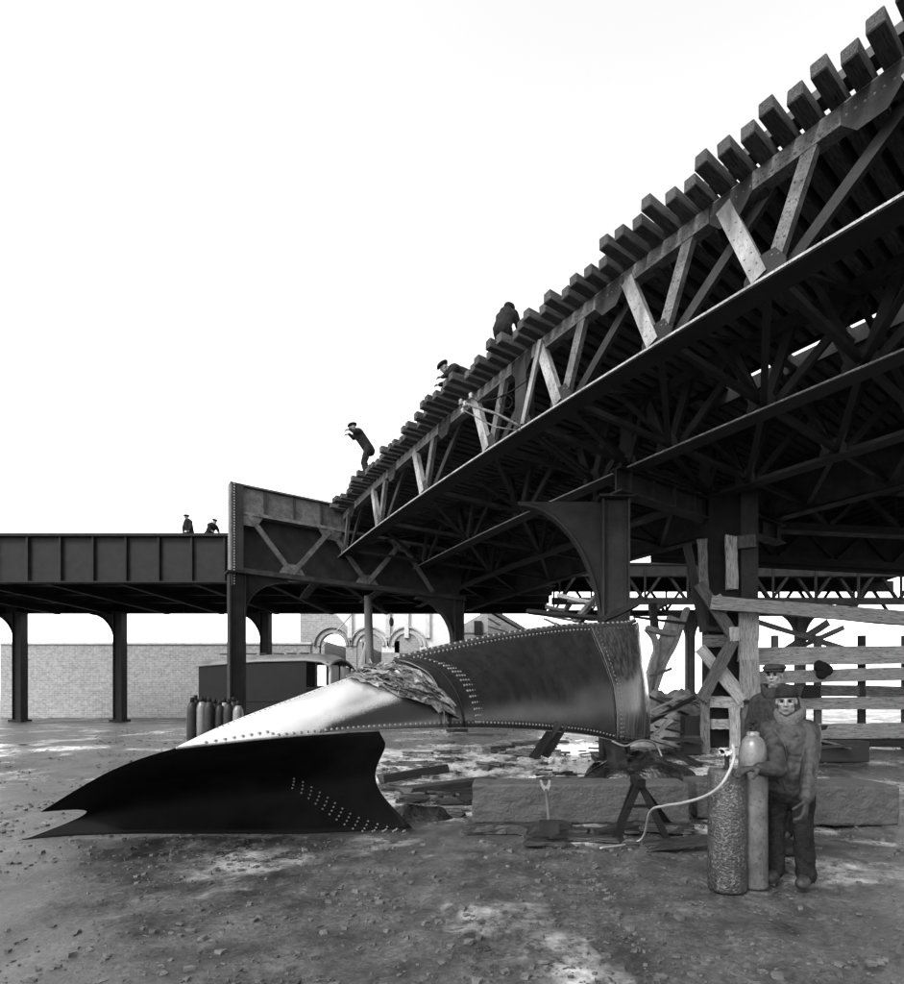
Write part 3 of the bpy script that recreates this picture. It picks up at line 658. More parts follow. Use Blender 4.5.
# butt strip and top lip
bs = MB(); path = [shell(SEAM(t) - 5.0 + 2.0 * t, t, 0.045) for t in np.linspace(0.0, 0.97, 24)]
bs.tube([p for p, n in path], 0.012, 6); bs.build('edge_strip', 'steel_mid', tank, True)
bs = MB(); path = [shell(SEAM(t) - 1.6, t, 0.028) for t in np.linspace(0.0, 0.97, 24)]
bs.tube([p for p, n in path], 0.014, 5); bs.build('edge_strip', 'steel_dark', tank, True)
bs = MB(); bs.tube([shell(SEAM2(t) - 0.6, t, 0.04)[0] for t in np.linspace(0, 1, 24)], 0.010, 5); bs.build('edge_strip', 'steel_mid', tank, True)
lipA = [shell(i, 1.0, 0.0)[0] for i in fine if i > SEAM(1) - 4]
lip = MB()
for j in range(len(lipA) - 1):
    a, b_ = lipA[j], lipA[j + 1]; u = Vector((0, 0.22, 0.10))
    lip.hexa([a, b_, b_ + u, a + u, a + dz * 0.02, b_ + dz * 0.02, b_ + u + dz * 0.02, a + u + dz * 0.02])
lip.build('rim_angle', 'steel', tank)
rv2 = MB()
walk([(q + Vector((0, 0.14, 0.085)), Vector((0, -0.3, 1))) for q in lipA], 0.12, 0.03, rv2); tag(rv2.build('rivet_row', 'rivet', tank), kind='stuff')
MB().tube([shell(i, 0.0, 0.0)[0] for i in fine], 0.012, 6).build('edge_strip', 'steel_pale', tank, True)
# torn crumpled strips along the seam
rs_ = random.Random(11)
TAB = []
for i in np.arange(1.8 * NS, 6 * NS, 0.4):
    for t in np.linspace(0.0, 1.0, 41):
        p, n = shell(i, t, 0.0); TAB.append((p.x / p.y * F + CX, CY - (p.z - CAMZ) / p.y * F, i, t))
TAB = np.array(TAB)
def shell_at(px, py, lift):
    k = int(np.argmin((TAB[:, 0] - px) ** 2 + (TAB[:, 1] - py) ** 2)); return shell(TAB[k, 2], TAB[k, 3], lift)
for k in range(30):
    u = min(1, max(0, (k % 15) / 14 + rs_.uniform(-0.06, 0.06))); lay = k // 15
    xa = 343 + rs_.uniform(0, 14) + lay * rs_.uniform(0, 45); xb = rs_.uniform(415, 458) if not lay else xa + rs_.uniform(30, 70); xb = min(xb, 462)
    ctr = lambda x: float(np.interp(x, [343, 365, 392, 418, 440, 462], [673, 668, 668, 678, 693, 712])); bot_ = lambda x: float(np.interp(x, [343, 365, 392, 418, 440, 462], [677, 684, 694, 705, 710, 722]))
    n = rs_.randint(7, 11); vs_ = []; jag = []
    for j in range(n + 1):
        x = xa + (xb - xa) * j / n; y = ctr(x) * (1 - u) + bot_(x) * u + rs_.uniform(-1.3, 1.3)
        vs_.append(shell_at(x, y, 0.02 + 0.02 * lay + rs_.uniform(0, 0.06) + 0.03 * math.sin(math.pi * j / n)))
    wv = rs_.uniform(0.03, 0.085); mb = MB(); q = []
    for j, (p, nn) in enumerate(vs_):
        t = (vs_[min(j + 1, n)][0] - vs_[max(j - 1, 0)][0])
        if t.length < 1e-5: t = Vector((1, 0, 0))
        t.normalize(); s_ = nn.cross(t).normalized(); w1, w2 = wv * rs_.uniform(0.25, 1.3), wv * rs_.uniform(0.25, 1.3)
        if j in (0, n): w1 *= 0.2; w2 *= 0.2
        tw = rs_.uniform(-0.7, 0.7); sv = s_ * math.cos(tw) + nn * math.sin(tw); q += [p - sv * w1, p + sv * w2, p + sv * w2 - nn * 0.012, p - sv * w1 - nn * 0.012]
    fs = [(3, 2, 1, 0), tuple(n * 4 + c for c in range(4))]
    for j in range(n):
        for c in range(4): fs.append((j * 4 + c, j * 4 + (c + 1) % 4, j * 4 + 4 + (c + 1) % 4, j * 4 + 4 + c))
    mb.add(q, fs).build('torn_strip', 'torn', tank)
# dark reflection painted into the colour on the lower right of the bright tongue: an attribute that the plate's material reads
at = lp.data.attributes.new('coat', 'FLOAT', 'POINT'); bq = BASE[lp.name]  # 'coat' holds the mask of the painted dark reflection
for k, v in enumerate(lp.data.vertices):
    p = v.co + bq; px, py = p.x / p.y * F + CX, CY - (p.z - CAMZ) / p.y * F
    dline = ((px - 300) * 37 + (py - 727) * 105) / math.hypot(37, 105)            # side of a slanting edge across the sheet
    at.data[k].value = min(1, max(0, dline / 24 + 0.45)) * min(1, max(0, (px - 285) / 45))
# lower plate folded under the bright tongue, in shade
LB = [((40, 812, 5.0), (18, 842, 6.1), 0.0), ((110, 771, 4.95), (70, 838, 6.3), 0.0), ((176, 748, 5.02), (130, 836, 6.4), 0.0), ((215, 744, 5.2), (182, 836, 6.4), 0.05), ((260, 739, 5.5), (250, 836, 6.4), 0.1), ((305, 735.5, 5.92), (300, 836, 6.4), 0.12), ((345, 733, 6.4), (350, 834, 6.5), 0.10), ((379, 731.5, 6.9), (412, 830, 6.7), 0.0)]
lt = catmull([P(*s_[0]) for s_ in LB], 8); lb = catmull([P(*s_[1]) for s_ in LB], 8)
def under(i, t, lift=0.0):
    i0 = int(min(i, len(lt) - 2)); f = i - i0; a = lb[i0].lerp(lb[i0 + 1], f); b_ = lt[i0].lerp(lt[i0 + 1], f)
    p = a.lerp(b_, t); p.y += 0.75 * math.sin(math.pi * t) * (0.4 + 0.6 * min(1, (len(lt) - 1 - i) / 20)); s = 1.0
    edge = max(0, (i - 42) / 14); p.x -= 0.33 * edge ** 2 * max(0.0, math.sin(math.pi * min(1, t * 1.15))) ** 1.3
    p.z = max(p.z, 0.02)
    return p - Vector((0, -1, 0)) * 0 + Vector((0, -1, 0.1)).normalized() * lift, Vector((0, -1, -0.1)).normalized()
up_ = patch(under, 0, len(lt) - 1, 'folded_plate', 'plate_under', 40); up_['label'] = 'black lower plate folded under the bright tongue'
rv3 = MB()
for r_ in range(4):
    walk([under(34 + k * 0.25, 0.52 - 0.011 * k * 0.25 * 2 - 0.035 * r_ - 0.004 * k * 0.25, 0.02) for k in range(84)], 0.12, 0.014, rv3)
tag(rv3.build('rivet_row', 'rivet', tank), kind='stuff')
# molten-looking lip at the foot of the end plate
mbm = MB(); pts_ = [P(612, 741, 10.7), P(625, 746, 10.7), P(638, 741, 10.9), P(652, 742, 11.4), P(660, 752, 11.5), P(664, 768, 11.3)]
mbm.tube(catmull(pts_, 5), 0.022, 8).build('curled_edge', 'rivet', tank, True)
def mound(c, rx, ry, h, m, name, label, cat, seed=0, N=30):
    mb = MB(); vs_ = []
    for j in range(N + 1):
        for i in range(N + 1):
            u, v = (i / N - .5) * 2.3, (j / N - .5) * 2.3; x, y = c[0] + u * rx, c[1] + v * ry; k = max(0, 1 - u * u - v * v + 0.45 * mnoise.noise(Vector((u * 2, v * 2, seed)))) ** 0.8
            z = h * min(1.1, k) * (1 + 0.22 * mnoise.noise(Vector((x * 2.1, y * 2.1, seed))) + 0.10 * mnoise.noise(Vector((x * 8, y * 8, seed)))); vs_.append((x, y, tz(x, y) - 0.06 + max(0, z)))
    mb.add(vs_, [(j * (N + 1) + i, j * (N + 1) + i + 1, (j + 1) * (N + 1) + i + 1, (j + 1) * (N + 1) + i) for j in range(N) for i in range(N)])
    return single(mb, name, m, label, cat, smooth=True)
mound((2.55, 11.3), 1.15, 0.8, 0.48, 'muck', 'mud_bank', 'glistening black bank of muck under the end plate of the tank', 'mud', 3)
# fallen sheets and timbers behind the top of the plate, round the column foot
def plank(p0, p1, wd, ht, m, label, group=None, cat='timber', name='timber', spl=0.06, n=5, up=(0, 0, 1)):
    return single(rough_bar(p0, p1, wd, ht, up, n, 0.008 + 0.03 * min(wd, ht), spl), name, m, label, cat, group)
exec_later = []
plank(P(528, 612, 12.2), P(596, 618, 12.0), 0.4, 0.06, 'steel_dark', 'flat dark steel sheet jutting out behind the tank rim', cat='sheet', name='steel_sheet')
plank(P(575, 622, 12.9), P(600, 592, 13.4), 0.16, 0.1, 'timber', 'short grey timber tilted against the column foot behind the tank')
plank(P(560, 596, 13.6), P(604, 606, 13.2), 0.2, 0.09, 'timber_pale', 'pale board caught beside the bracket column', cat='board', name='board')
plank(P(598, 622, 11.9), P(638, 603, 11.7), 0.16, 0.12, 'steel_dark', 'black bent iron bar propped on the end plate top', cat='bar', name='iron_bar')
# props under the shell
plank(P(534, 757, 9.9), P(557, 724, 9.75), 0.16, 0.12, 'timber_dark', 'leaning grey prop under the tank edge', 'props under the tank', up=(0, 1, 0))
plank(P(546, 755, 10.0), P(563, 726, 9.95), 0.14, 0.14, 'timber_dark', 'leaning black prop under the tank edge', 'props under the tank', up=(0, 1, 0))
plank(P(620, 774, 11.0), P(612, 738, 10.9), 0.3, 0.25, 'timber_dark', 'squat black block carrying the tank end plate', cat='block', name='block')

# ================================================================== CLOSED VAN, GAS BOTTLES, RUIN, MAST, HOUSE
van = thing('closed_van', (-9.9, 23.6, 0.3), 'dark closed van with curved pale roof parked beyond the tank plate', 'van')
vd = Vector((0.988, -0.155, 0)); vn = Vector((-vd.y, vd.x, 0))  # vn points away from camera
va = Vector((-7.25, 21.9, 0.3)); VL = 5.6; VW = 2.1; VA = (vd, vn, Vector((0, 0, 1)))
def vp(a, b_, z): return va - vd * a + vn * b_ + dz * z
MB().prism([vp(0.9, 0, 0.75), vp(0.9, 0, 2.75), vp(VL, 0, 2.65), vp(VL, 0, 0.75)], vn * VW).build('body', 'black_paint', van)
roof = MB(); N = 10
ring = []
for s_, zz in ((VL + 0.12, 2.66), (3, 2.82), (0.9, 2.84), (0.25, 2.78), (-0.12, 2.6)):
    ring.append([vp(s_, -0.06 + (VW + 0.12) * k / N, zz + 0.32 * math.sin(math.pi * k / N) ** 0.8) for k in range(N + 1)])
for r_ in ring: roof.v += [tuple(p) for p in r_] + [tuple(p - dz * 0.07) for p in r_]
w_ = 2 * (N + 1)
for i in range(4):
    for k in range(N):
        a = i * w_ + k; roof.f.append((a, a + 1, a + w_ + 1, a + w_)); c = a + N + 1; roof.f.append((c, c + w_, c + w_ + 1, c + 1))
    for k in (0, N):
        a = i * w_ + k; roof.f.append((a, a + w_, a + w_ + N + 1, a + N + 1))
for i in (0, 4):
    for k in range(N): a = i * w_ + k; roof.f.append((a, a + N + 1, a + N + 2, a + 1))
roof.build('roof', 'grey_roof', van, True)
MB().prism([vp(0.9, 0.02, 0.75), vp(0.9, 0.02, 1.75), vp(0, 0.02, 1.75), vp(0, 0.02, 0.75)][::-1], vn * (VW - 0.04)).build('cab', 'black_paint', van)
for b_ in (0.05, VW * 0.5, VW - 0.05): MB().bar(vp(0.03, b_, 1.7), vp(0.03, b_, 2.75), 0.07, 0.07).build('cab_post', 'black_paint', van)
MB().bar(vp(0.5, 0.05, 1.7), vp(0.5, 0.05, 2.75), 0.07, 0.07).build('cab_post', 'black_paint', van)
for b0, b1 in ((0.1, VW * 0.5 - 0.05), (VW * 0.5 + 0.05, VW - 0.1)):
    MB().prism([vp(0.03, b0, 1.8), vp(0.03, b1, 1.8), vp(0.03, b1, 2.62), vp(0.03, b0, 2.62)], vd * 0.01).build('windscreen', 'glass', van)
MB().prism([vp(0.08, 0.04, 1.8), vp(0.46, 0.04, 1.8), vp(0.46, 0.04, 2.62), vp(0.08, 0.04, 2.62)], vn * 0.01).build('side_window', 'glass', van)
MB().bar(vp(0.9, -0.03, 1.25), vp(VL, -0.03, 1.25), 0.05, 0.09).build('waist_rail', 'black_paint', van)
MB().bar(vp(-0.0, -0.02, 1.72), vp(0.9, -0.02, 1.72), 0.05, 0.07).build('waist_rail', 'black_paint', van)
for s_ in (0.5, 4.4):
    for b_ in (0.1, VW - 0.1):
        wl = MB().tube([vp(s_, b_ - 0.09, 0.45), vp(s_, b_ + 0.09, 0.45)], 0.45, 20).build('wheel', 'black_paint', van); MB().tube([vp(s_, b_ - 0.12, 0.45), vp(s_, b_ + 0.12, 0.45)], 0.14, 10).build('hub', 'steel', wl)
for k in range(7): MB().bar(vp(1.2 + k * 0.6, 0.7 + 0.1 * (k % 3), 3.16), vp(1.6 + k * 0.6, 0.8, 3.17), 0.1, 0.05).build('roof_slat', 'timber_dark', van)
# gas bottles
rb = random.Random(5)
for k in range(11):
    px = 192 + (k % 6) * 9.2 + rb.uniform(-1, 1) + (4 if k > 5 else 0); d = 12.6 + (0.55 if k > 5 else 0) + rb.uniform(-0.1, 0.1)
    q = P(px, 700, d); zb = tz(q.x, q.y); hh = 1.38 + rb.uniform(-0.05, 0.05)
    gb = thing('gas_bottle', (q.x, q.y, zb), 'pale grey gas bottle among the darker bottles beside the van' if k % 4 == 1 else ('black gas bottle in the row of bottles backing onto the van' if k > 5 else 'black gas bottle in the row of bottles next to the tank tip'), 'gas cylinder', 'gas bottles clustered by the van')
    MB().lathe((q.x, q.y, zb), [(0.10, 0), (0.112, 0.02), (0.112, hh - 0.3), (0.105, hh - 0.22), (0.07, hh - 0.13), (0.035, hh - 0.1)], 14).build('body', 'cyl_grey' if k % 4 == 1 else 'bottle_dark', gb, True)
    MB().lathe((q.x, q.y, zb), [(0.045, hh - 0.11), (0.045, hh - 0.02), (0.03, hh)], 10).build('cap', 'steel_dark', gb, True)
# arcaded brick ruin
RY = 45.0
ruin = thing('arcaded_ruin', P(375, 700, RY) - dz * 1.25, 'roofless brick building with three big round arches beyond the mast', 'building')
def RX(px): return (px - CX) / F * RY
def RZ(py): return CAMZ + (CY - py) / F * RY
top_px = [(300, 606), (333, 611), (352, 632), (366, 645), (380, 652), (462, 656)]
def topz(x): return float(np.interp(x, [RX(a) for a, _ in top_px], [RZ(b_) for _, b_ in top_px]))
arches = [(333, 646, 12.5), (369.5, 646, 12.5), (407, 646, 12.5)]      # centre px, spring y, radius px
def openz(x):
    for a, sp, r_ in arches:
        xc, rr = RX(a), r_ / F * RY
        if abs(x - xc) < rr: return RZ(669), RZ(sp) + math.sqrt(max(0, rr * rr - (x - xc) ** 2))
    return None
wl = MB(); xs2 = np.arange(RX(300), RX(462), 0.08)
for x0, x1 in zip(xs2[:-1], xs2[1:]):
    xm = (x0 + x1) / 2; o = openz(xm); segs = [(0.3, None)] if o is None else [(0.3, o[0]), (o[1], None)]
    for a, b_ in segs:
        t0_, t1_ = (topz(x0 + 1e-4), topz(x1 - 1e-4)) if b_ is None else (b_, b_)
        a0 = a1 = a
        if o is not None and a > 1: q = openz(x0 + 0.01); q2 = openz(x1 - 0.01); a0 = q[1] if q else a; a1 = q2[1] if q2 else a
        wl.hexa([(x0, RY, a0), (x1, RY, a1), (x1, RY + 0.45, a1), (x0, RY + 0.45, a0), (x0, RY, t0_), (x1, RY, t1_), (x1, RY + 0.45, t1_), (x0, RY + 0.45, t0_)])
wl.build('wall', 'brick', ruin)
wl = MB(); stk = {RX(401): 0.25, RX(413): -0.25}
for x0, x1 in zip(xs2[:-1], xs2[1:]):
    o = openz((x0 + x1) / 2); b0, b1 = topz(x0), topz(x1)
    if o is not None: q = openz(x0 + 0.01); q2 = openz(x1 - 0.01); b0 = max(b0, q[1] if q else 0); b1 = max(b1, q2[1] if q2 else 0)
    wl.hexa([(x0, RY + 0.02, b0), (x1, RY + 0.02, b1), (x1, RY + 0.43, b1), (x0, RY + 0.43, b0), (x0, RY + 0.02, RZ(606)), (x1, RY + 0.02, RZ(606)), (x1, RY + 0.43, RZ(606)), (x0, RY + 0.43, RZ(606))])
wl.build('upper_wall', 'wall_pale', ruin)  # wall made paler above a sloping line
for px in (350.5, 388.5, 407, 428): MB().box((RX(px), RY - 0.12, RZ(622)), (0.35, 0.28, 2.6)).build('pilaster', 'brick_pale', ruin)
for a, sp, r_ in arches:
    xc, rr = RX(a), r_ / F * RY
    for rad, ww, dd, nm, mm in ((rr + 0.02, 0.22, 0.12, 'arch_ring', 'brick'), (rr + 0.44, 0.13, 0.22, 'hood_mould', 'brick')):
        mb = MB(); n = 22
        for i in range(n):
            t0_, t1_ = math.pi * i / n, math.pi * (i + 1) / n; v = []
            for yy in (RY - dd, RY - 0.003):
                for t, q in ((t0_, rad), (t1_, rad), (t1_, rad + ww), (t0_, rad + ww)): v.append((xc + q * math.cos(t), yy, RZ(sp) + q * math.sin(t)))
            mb.hexa(v)
        mb.build(nm, mm, ruin)
    MB().box((xc, RY - 0.1, RZ(669) - 0.08), (2 * rr + 0.9, 0.3, 0.16)).build('sill', 'brick_pale', ruin)
MB().box((RX(381), RY - 0.08, RZ(658)), (RX(462) - RX(300), 0.14, 0.2)).build('string_course', 'brick_pale', ruin) if False else None
MB().box((RX(372), RY + 6, 3.4), (14, 0.4, 6.2)).build('back_wall', 'brick', ruin)
for px in (322, 360, 397): MB().box((RX(px), RY + 3, 3.3), (0.4, 6, 6)).build('cross_wall', 'brick', ruin)
# mast with guys
ms = P(368, 700, 24.0)
mast = thing('gin_pole', (ms.x, 24, 0.3), 'wooden gin pole with a fan of guy ropes standing before the brick arches', 'mast')
MB().tube([(ms.x + 0.12, 24, 0.3), (ms.x, 24, 6.0)], [0.22, 0.16], 10).build('pole', 'timber', mast, True)
for px, py in ((349, 672), (353, 672), (357, 671), (361, 671), (380, 666), (387, 664)):
    e = P(px, py + 12, 23.6); e.z = max(0.3, P(px, py, 23.6).z - 1.3); MB().tube([(ms.x - 0.05, 23.9, 4.1 if px < 368 else 3.6), e], 0.028, 5).build('guy_rope', 'rope', mast)
MB().tube([P(322, 647, 23.7), P(352, 614, 24.2)], 0.025, 5).build('guy_rope', 'rope', mast)
MB().tube([P(391, 613, 24), P(392, 622, 24)], 0.02, 5).build('tackle_line', 'rope', mast)
MB().ell(P(391.5, 622, 24), (0.1, 0.1, 0.2)).build('tackle_block', 'timber_dark', mast)
# clapboard house
hs = thing('clapboard_house', P(500, 700, 36) - dz * 1.25, 'pale gabled house with grey sloping roof glimpsed above the tank rim', 'house')
hx0, hx1 = P(462, 0, 36).x, P(545, 0, 36).x
MB().prism([(hx0, 36, 0.3), (P(540, 0, 36).x, 36, 0.3), (P(540, 0, 36).x, 36, RZ(690)), (P(487, 0, 36).x, 36, CAMZ + 90 / F * 36), (hx0, 36, CAMZ + 75 / F * 36)], (0, 6, 0)).build('wall', 'brick_pale', hs)
for k in range(9):
    MB().box(((hx0 + P(486, 0, 36).x) / 2, 35.97, 0.9 + k * 0.62), (P(486, 0, 36).x - hx0, 0.05, 0.06)).build('clapboard', 'timber_pale', hs)
MB().prism([P(486, 608, 35.8), P(544, 643, 35.8), P(544, 639, 35.8), P(486, 604, 35.8)], (0, 6.4, 0)).build('roof', 'grey_roof', hs)
mbp = [P(488, 612, 35.9), P(543, 644, 35.9), P(543, 700, 35.9), P(488, 700, 35.9)]
MB().prism(mbp, (0, 0.06, 0)).build('gable', 'brick', hs)
for k in range(5):
    a, b_ = P(488, 618 + k * 8, 35.87), P(500 + k * 12, 625 + k * 8, 35.87); MB().bar(a, b_, 0.04, 0.05).build('gable_board', 'timber', hs)
MB().box(P(478, 628, 35.9), (0.5, 0.1, 0.9)).build('window', 'timber_dark', hs)
# boundary wall at the left
bw = thing('brick_wall', (-19, 40, 0.3), 'plain grey brick wall behind the gas bottles and van', 'wall')
MB().box((-25.4, 40, 2.9), (22, 0.5, 5.2)).build('brickwork', 'brick', bw); MB().box((-25.4, 40, 5.58), (22.2, 0.7, 0.16)).build('coping', 'brick_pale', bw)

# ================================================================== RIGHT: TIMBERED PIER
PD = 13.4
pier = thing('timbered_pier', (P(731, 0, PD).x, PD, 0.3), 'tall steel pier cased in spattered timbers with crossed braces', 'pier')
def pb(x0, y0, x1, y1, wd, d, m, th=0.07, nm='timber', **k): return rough_bar(P(x0, y0, d), P(x1, y1, d), th, wd / F * d, Vector((1, 0, 0)) if abs(x1 - x0) < abs(y1 - y0) else (0, 0, 1), 5, 0.010, 0.03, **k).build(nm, m, pier)
def pv(x0, y0, x1, y1, wpx, d, m, th=0.07, nm='timber'):
    a, b_ = P(x0, y0, d), P(x1, y1, d); return rough_bar(a, b_, th, wpx / F * d, Vector((0, -1, 0)).cross((b_ - a).normalized()), 6, 0.010, 0.04).build(nm, m, pier)
core = MB(); a, b_ = P(708, 0, PD + .35).x, P(742, 0, PD + .35).x
core.box(((a + b_) / 2, PD + 0.55, (0.3 + zB) / 2 + 0.1), (b_ - a, 0.5, zB - 0.3)).build('steel_core', 'steel_dark', pier)
core = MB(); a, b_ = P(740, 0, PD + .3).x, P(757, 0, PD + .3).x
core.box(((a + b_) / 2, PD + 0.5, (0.3 + zB) / 2 + 0.1), (b_ - a, 0.55, zB - 0.32)).build('steel_core', 'steel', pier)
pv(731, 536, 732, 588, 11, PD + 0.12, 'timber_pale'); pv(702, 540, 704, 590, 9, PD + 0.05, 'timber')
pv(687, 545, 704, 632, 8, PD + 0.15, 'timber_dark'); pv(699, 584, 735, 638, 11, PD - 0.1, 'timber')
pv(733, 640, 701, 700, 12, PD - 0.12, 'timber'); pv(700, 648, 741, 700, 11, PD + 0.0, 'timber_pale'); pv(722, 668, 737, 688, 8, PD + 0.12, 'timber_pale')
pv(702, 641, 733, 641, 12, PD + 0.12, 'timber', nm='board'); pv(704, 702, 742, 702, 11, PD + 0.06, 'timber_pale', nm='board'); pv(700, 628, 727, 630, 5, PD + 0.18, 'timber_dark', nm='board')
pv(705, 700, 705, 754, 9, PD + 0.0, 'timber'); pv(734, 706, 735, 754, 10, PD - 0.05, 'timber_pale')
pv(749, 612, 748, 660, 20, PD + 0.16, 'timber_pale', nm='board'); pv(749, 661, 750, 700, 20, PD + 0.14, 'timber_pale', nm='board'); pv(748, 704, 748, 752, 20, PD + 0.16, 'timber', nm='board')
pv(746, 536, 747, 548, 18, PD + 0.1, 'timber', nm='board'); pv(722, 598, 712, 606, 10, PD - 0.06, 'timber_pale', nm='board')
pv(712, 724, 733, 724, 10, PD + 0.1, 'timber_pale', nm='board'); pv(731, 634, 738, 634, 14, PD - 0.16, 'steel_pale', nm='strap_plate', th=0.02)
pv(727, 600, 720, 622, 6, PD + 0.12, 'timber_pale')
# loose beams and hoarding to the right
plank(P(713, 603, PD - 0.25), P(925, 620, 12.3), 0.16, 0.30, 'timber_pale', 'long pale heavy beam lashed level across the timbered pier', cat='beam', name='beam')
plank(P(634, 617, 15.5), P(700, 625, 13.9), 0.07, 0.07, 'steel_dark', 'thin dark iron rod running from the tank end to the pier', cat='rod', name='iron_rod')
fence = thing('plank_hoarding', P(810, 700, 14.5) - dz * 1.25, 'pale hoarding of wide horizontal boards on posts behind the two workers', 'fence')
fd = 14.6
def fb(x0, y0, x1, y1, hpx, m, d=fd, nm='board'):
    ry_ = random.Random(int(y0 * 7 + x0)); y0 += ry_.uniform(-3, 3); y1 += ry_.uniform(-3, 3); x1 += ry_.uniform(-12, 10)
    a, b_ = P(x0, y0, d), P(x1, y1, d - 0.3); return rough_bar(a, b_, 0.05, hpx / F * d, Vector((0, 0, 1)), 5, 0.008, 0.03).build(nm, m, fence)
for y, h_, m in ((655, 18, 'timber_pale'), (676, 13, 'timber_pale'), (702, 12, 'timber_pale'), (731, 15, 'timber_pale')): fb(757, y, 925, y - 1, h_, m)
fb(757, 742, 925, 742, 9, 'timber_dark', fd + 0.1); fb(757, 689, 925, 689, 11, 'timber', fd + 0.3)
for px in (775, 818, 862, 906): a = P(px, 755, fd + 0.12); MB().box((a.x, fd + 0.14, 1.75), (0.16, 0.12, 3.0)).build('post', 'timber', fence)
fb(757, 619, 850, 648, 5, 'timber', fd + 0.6, 'rail')
fb(787, 648, 825, 622, 7, 'timber', fd + 0.8, 'rail'); fb(800, 648, 842, 626, 5, 'timber', fd + 0.9, 'rail')
# cloth bundle hung on the hoarding
cb = MB(); q = P(823, 668, 14.25)
for dx, dy_, dz_, r_ in ((0, 0, 0, 0.17), (-0.1, 0, 0.08, 0.13), (0.1, 0, -0.05, 0.16), (-0.02, 0.02, -0.15, 0.15), (-0.16, 0, 0.0, 0.08)): cb.ell(q + Vector((dx, dy_, dz_)), (r_, 0.09, r_ * 0.95))
o = single(cb, 'cloth_bundle', 'wool_dark', 'dark cloth bundle hung over the upper board of the hoarding', 'cloth', smooth=True)
md = o.modifiers.new('r', 'REMESH'); md.mode = 'VOXEL'; md.voxel_size = 0.02
cb = MB(); q = P(811, 692, 14.25)
cb.hexa([q + Vector(v) for v in ((-0.26, -0.06, -0.16), (0.22, -0.06, -0.14), (0.22, 0.06, -0.14), (-0.26, 0.06, -0.16), (-0.16, -0.05, 0.17), (0.24, -0.05, 0.16), (0.24, 0.05, 0.16), (-0.16, 0.05, 0.17))])
o = bevel(single(cb, 'tar_paper', 'wool_dark', 'black square of sacking draped on the hoarding below the bundle', 'cloth'), 0.03, 2)
HEWN = bpy.data.textures.new('hewn', 'CLOUDS'); HEWN.noise_scale = 0.16; HEWN.noise_depth = 4
# stacked granite kerbs and boxes right of the workers
def block(c, d, m, label, rz=0, cat='block', name='stone_block', group=None):
    M = Matrix.Rotation(rz, 3, 'Z'); A3 = (M @ Vector((1, 0, 0)), M @ Vector((0, 1, 0)), Vector((0, 0, 1)))
    mb = MB(); mb.box(c, d, A3); o = single(mb, name, m, label, cat, group)
    bevel(o, 0.03, 2)
    if m == 'granite':
        sb = o.modifiers.new('grid', 'SUBSURF'); sb.subdivision_type = 'SIMPLE'; sb.levels = sb.render_levels = 5
        dm = o.modifiers.new('hewn', 'DISPLACE'); dm.texture = HEWN; dm.strength = 0.04; dm.mid_level = 0.5
    return o
def bpx(x0, x1, ytop, d, dep, m, label, zb=None, **k):
    a, b_ = P(x0, ytop, d), P(x1, ytop, d); zb = tz(a.x, a.y) if zb is None else zb
    return block(((a.x + b_.x) / 2, d + dep / 2, (a.z + zb) / 2), (b_.x - a.x, dep, a.z - zb), m, label, **k)
bpx(472, 690, 784, 7.0, 0.55, 'granite', 'long rough granite kerb block behind the shovel')
bpx(697, 800, 782, 7.3, 0.6, 'granite', 'granite block behind the gas cylinders, end on to the long kerb')
bpx(812, 900, 786, 6.9, 0.7, 'granite', 'wide granite block beyond the standing worker')
bpx(820, 870, 741, 12.4, 0.4, 'timber_dark', 'black wooden crate below the hoarding boards', cat='crate', name='crate')
bpx(685, 701, 716, 13.6, 0.4, 'timber_dark', 'upright black box at the foot of the pier', cat='crate', name='crate')
bpx(684, 702, 736, 13.2, 0.3, 'timber_dark', 'low black box standing against the pier foot', cat='crate', name='crate')
bpx(756, 800, 764, 9.6, 0.5, 'granite', 'pale worn stone slab lying behind the tall gas cylinder')

# bent bracket column and rubble between tank and pier
bc = thing('bent_column', P(652, 688, 18.5), 'pale wrecked viaduct column leaning with a flared Y shaped head', 'column')
def curve_bar(px, d, wd, m, nm):
    pts = catmull([P(x, y, d) for x, y in px], 6); mb = MB(); vs_ = []
    for i, p in enumerate(pts):
        t = (pts[min(i + 1, len(pts) - 1)] - pts[max(i - 1, 0)]).normalized(); s_ = Vector((0, -1, 0)).cross(t).normalized() * wd / 2; yv = Vector((0, 0.18, 0))
        vs_ += [p - s_ - yv, p + s_ - yv, p + s_ + yv, p - s_ + yv]
    n = len(pts) - 1; fs = [(3, 2, 1, 0), tuple(n * 4 + c for c in range(4))]
    for j in range(n):
        for c in range(4): fs.append((j * 4 + c, j * 4 + (c + 1) % 4, j * 4 + 4 + (c + 1) % 4, j * 4 + 4 + c))
    return mb.add(vs_, fs).build(nm, m, bc, False)
curve_bar([(646, 738), (650, 692), (657, 660), (666, 640), (674, 618)], 18.5, 0.42, 'steel_pale', 'shaft')
curve_bar([(648, 692), (653, 665), (656, 650), (654, 638), (647, 629)], 18.4, 0.14, 'steel_pale', 'arm')
curve_bar([(654, 692), (664, 664), (674, 645), (681, 625), (687, 608)], 18.3, 0.14, 'steel_pale', 'arm')
curve_bar([(646, 628), (660, 632), (677, 634)], 18.2, 0.16, 'steel_pale', 'cross_plate')
curve_bar([(652, 604), (655, 630)], 18.6, 0.2, 'steel', 'stub'); curve_bar([(671, 615), (666, 632)], 18.6, 0.1, 'steel', 'stub')
q = P(668, 702, 16.5); mound((q.x, q.y), 1.6, 1.4, 1.5, 'mud_rubble', 'rubble_heap', 'pale heap of rubble and earth between the tank end and the pier', 'rubble', 5)
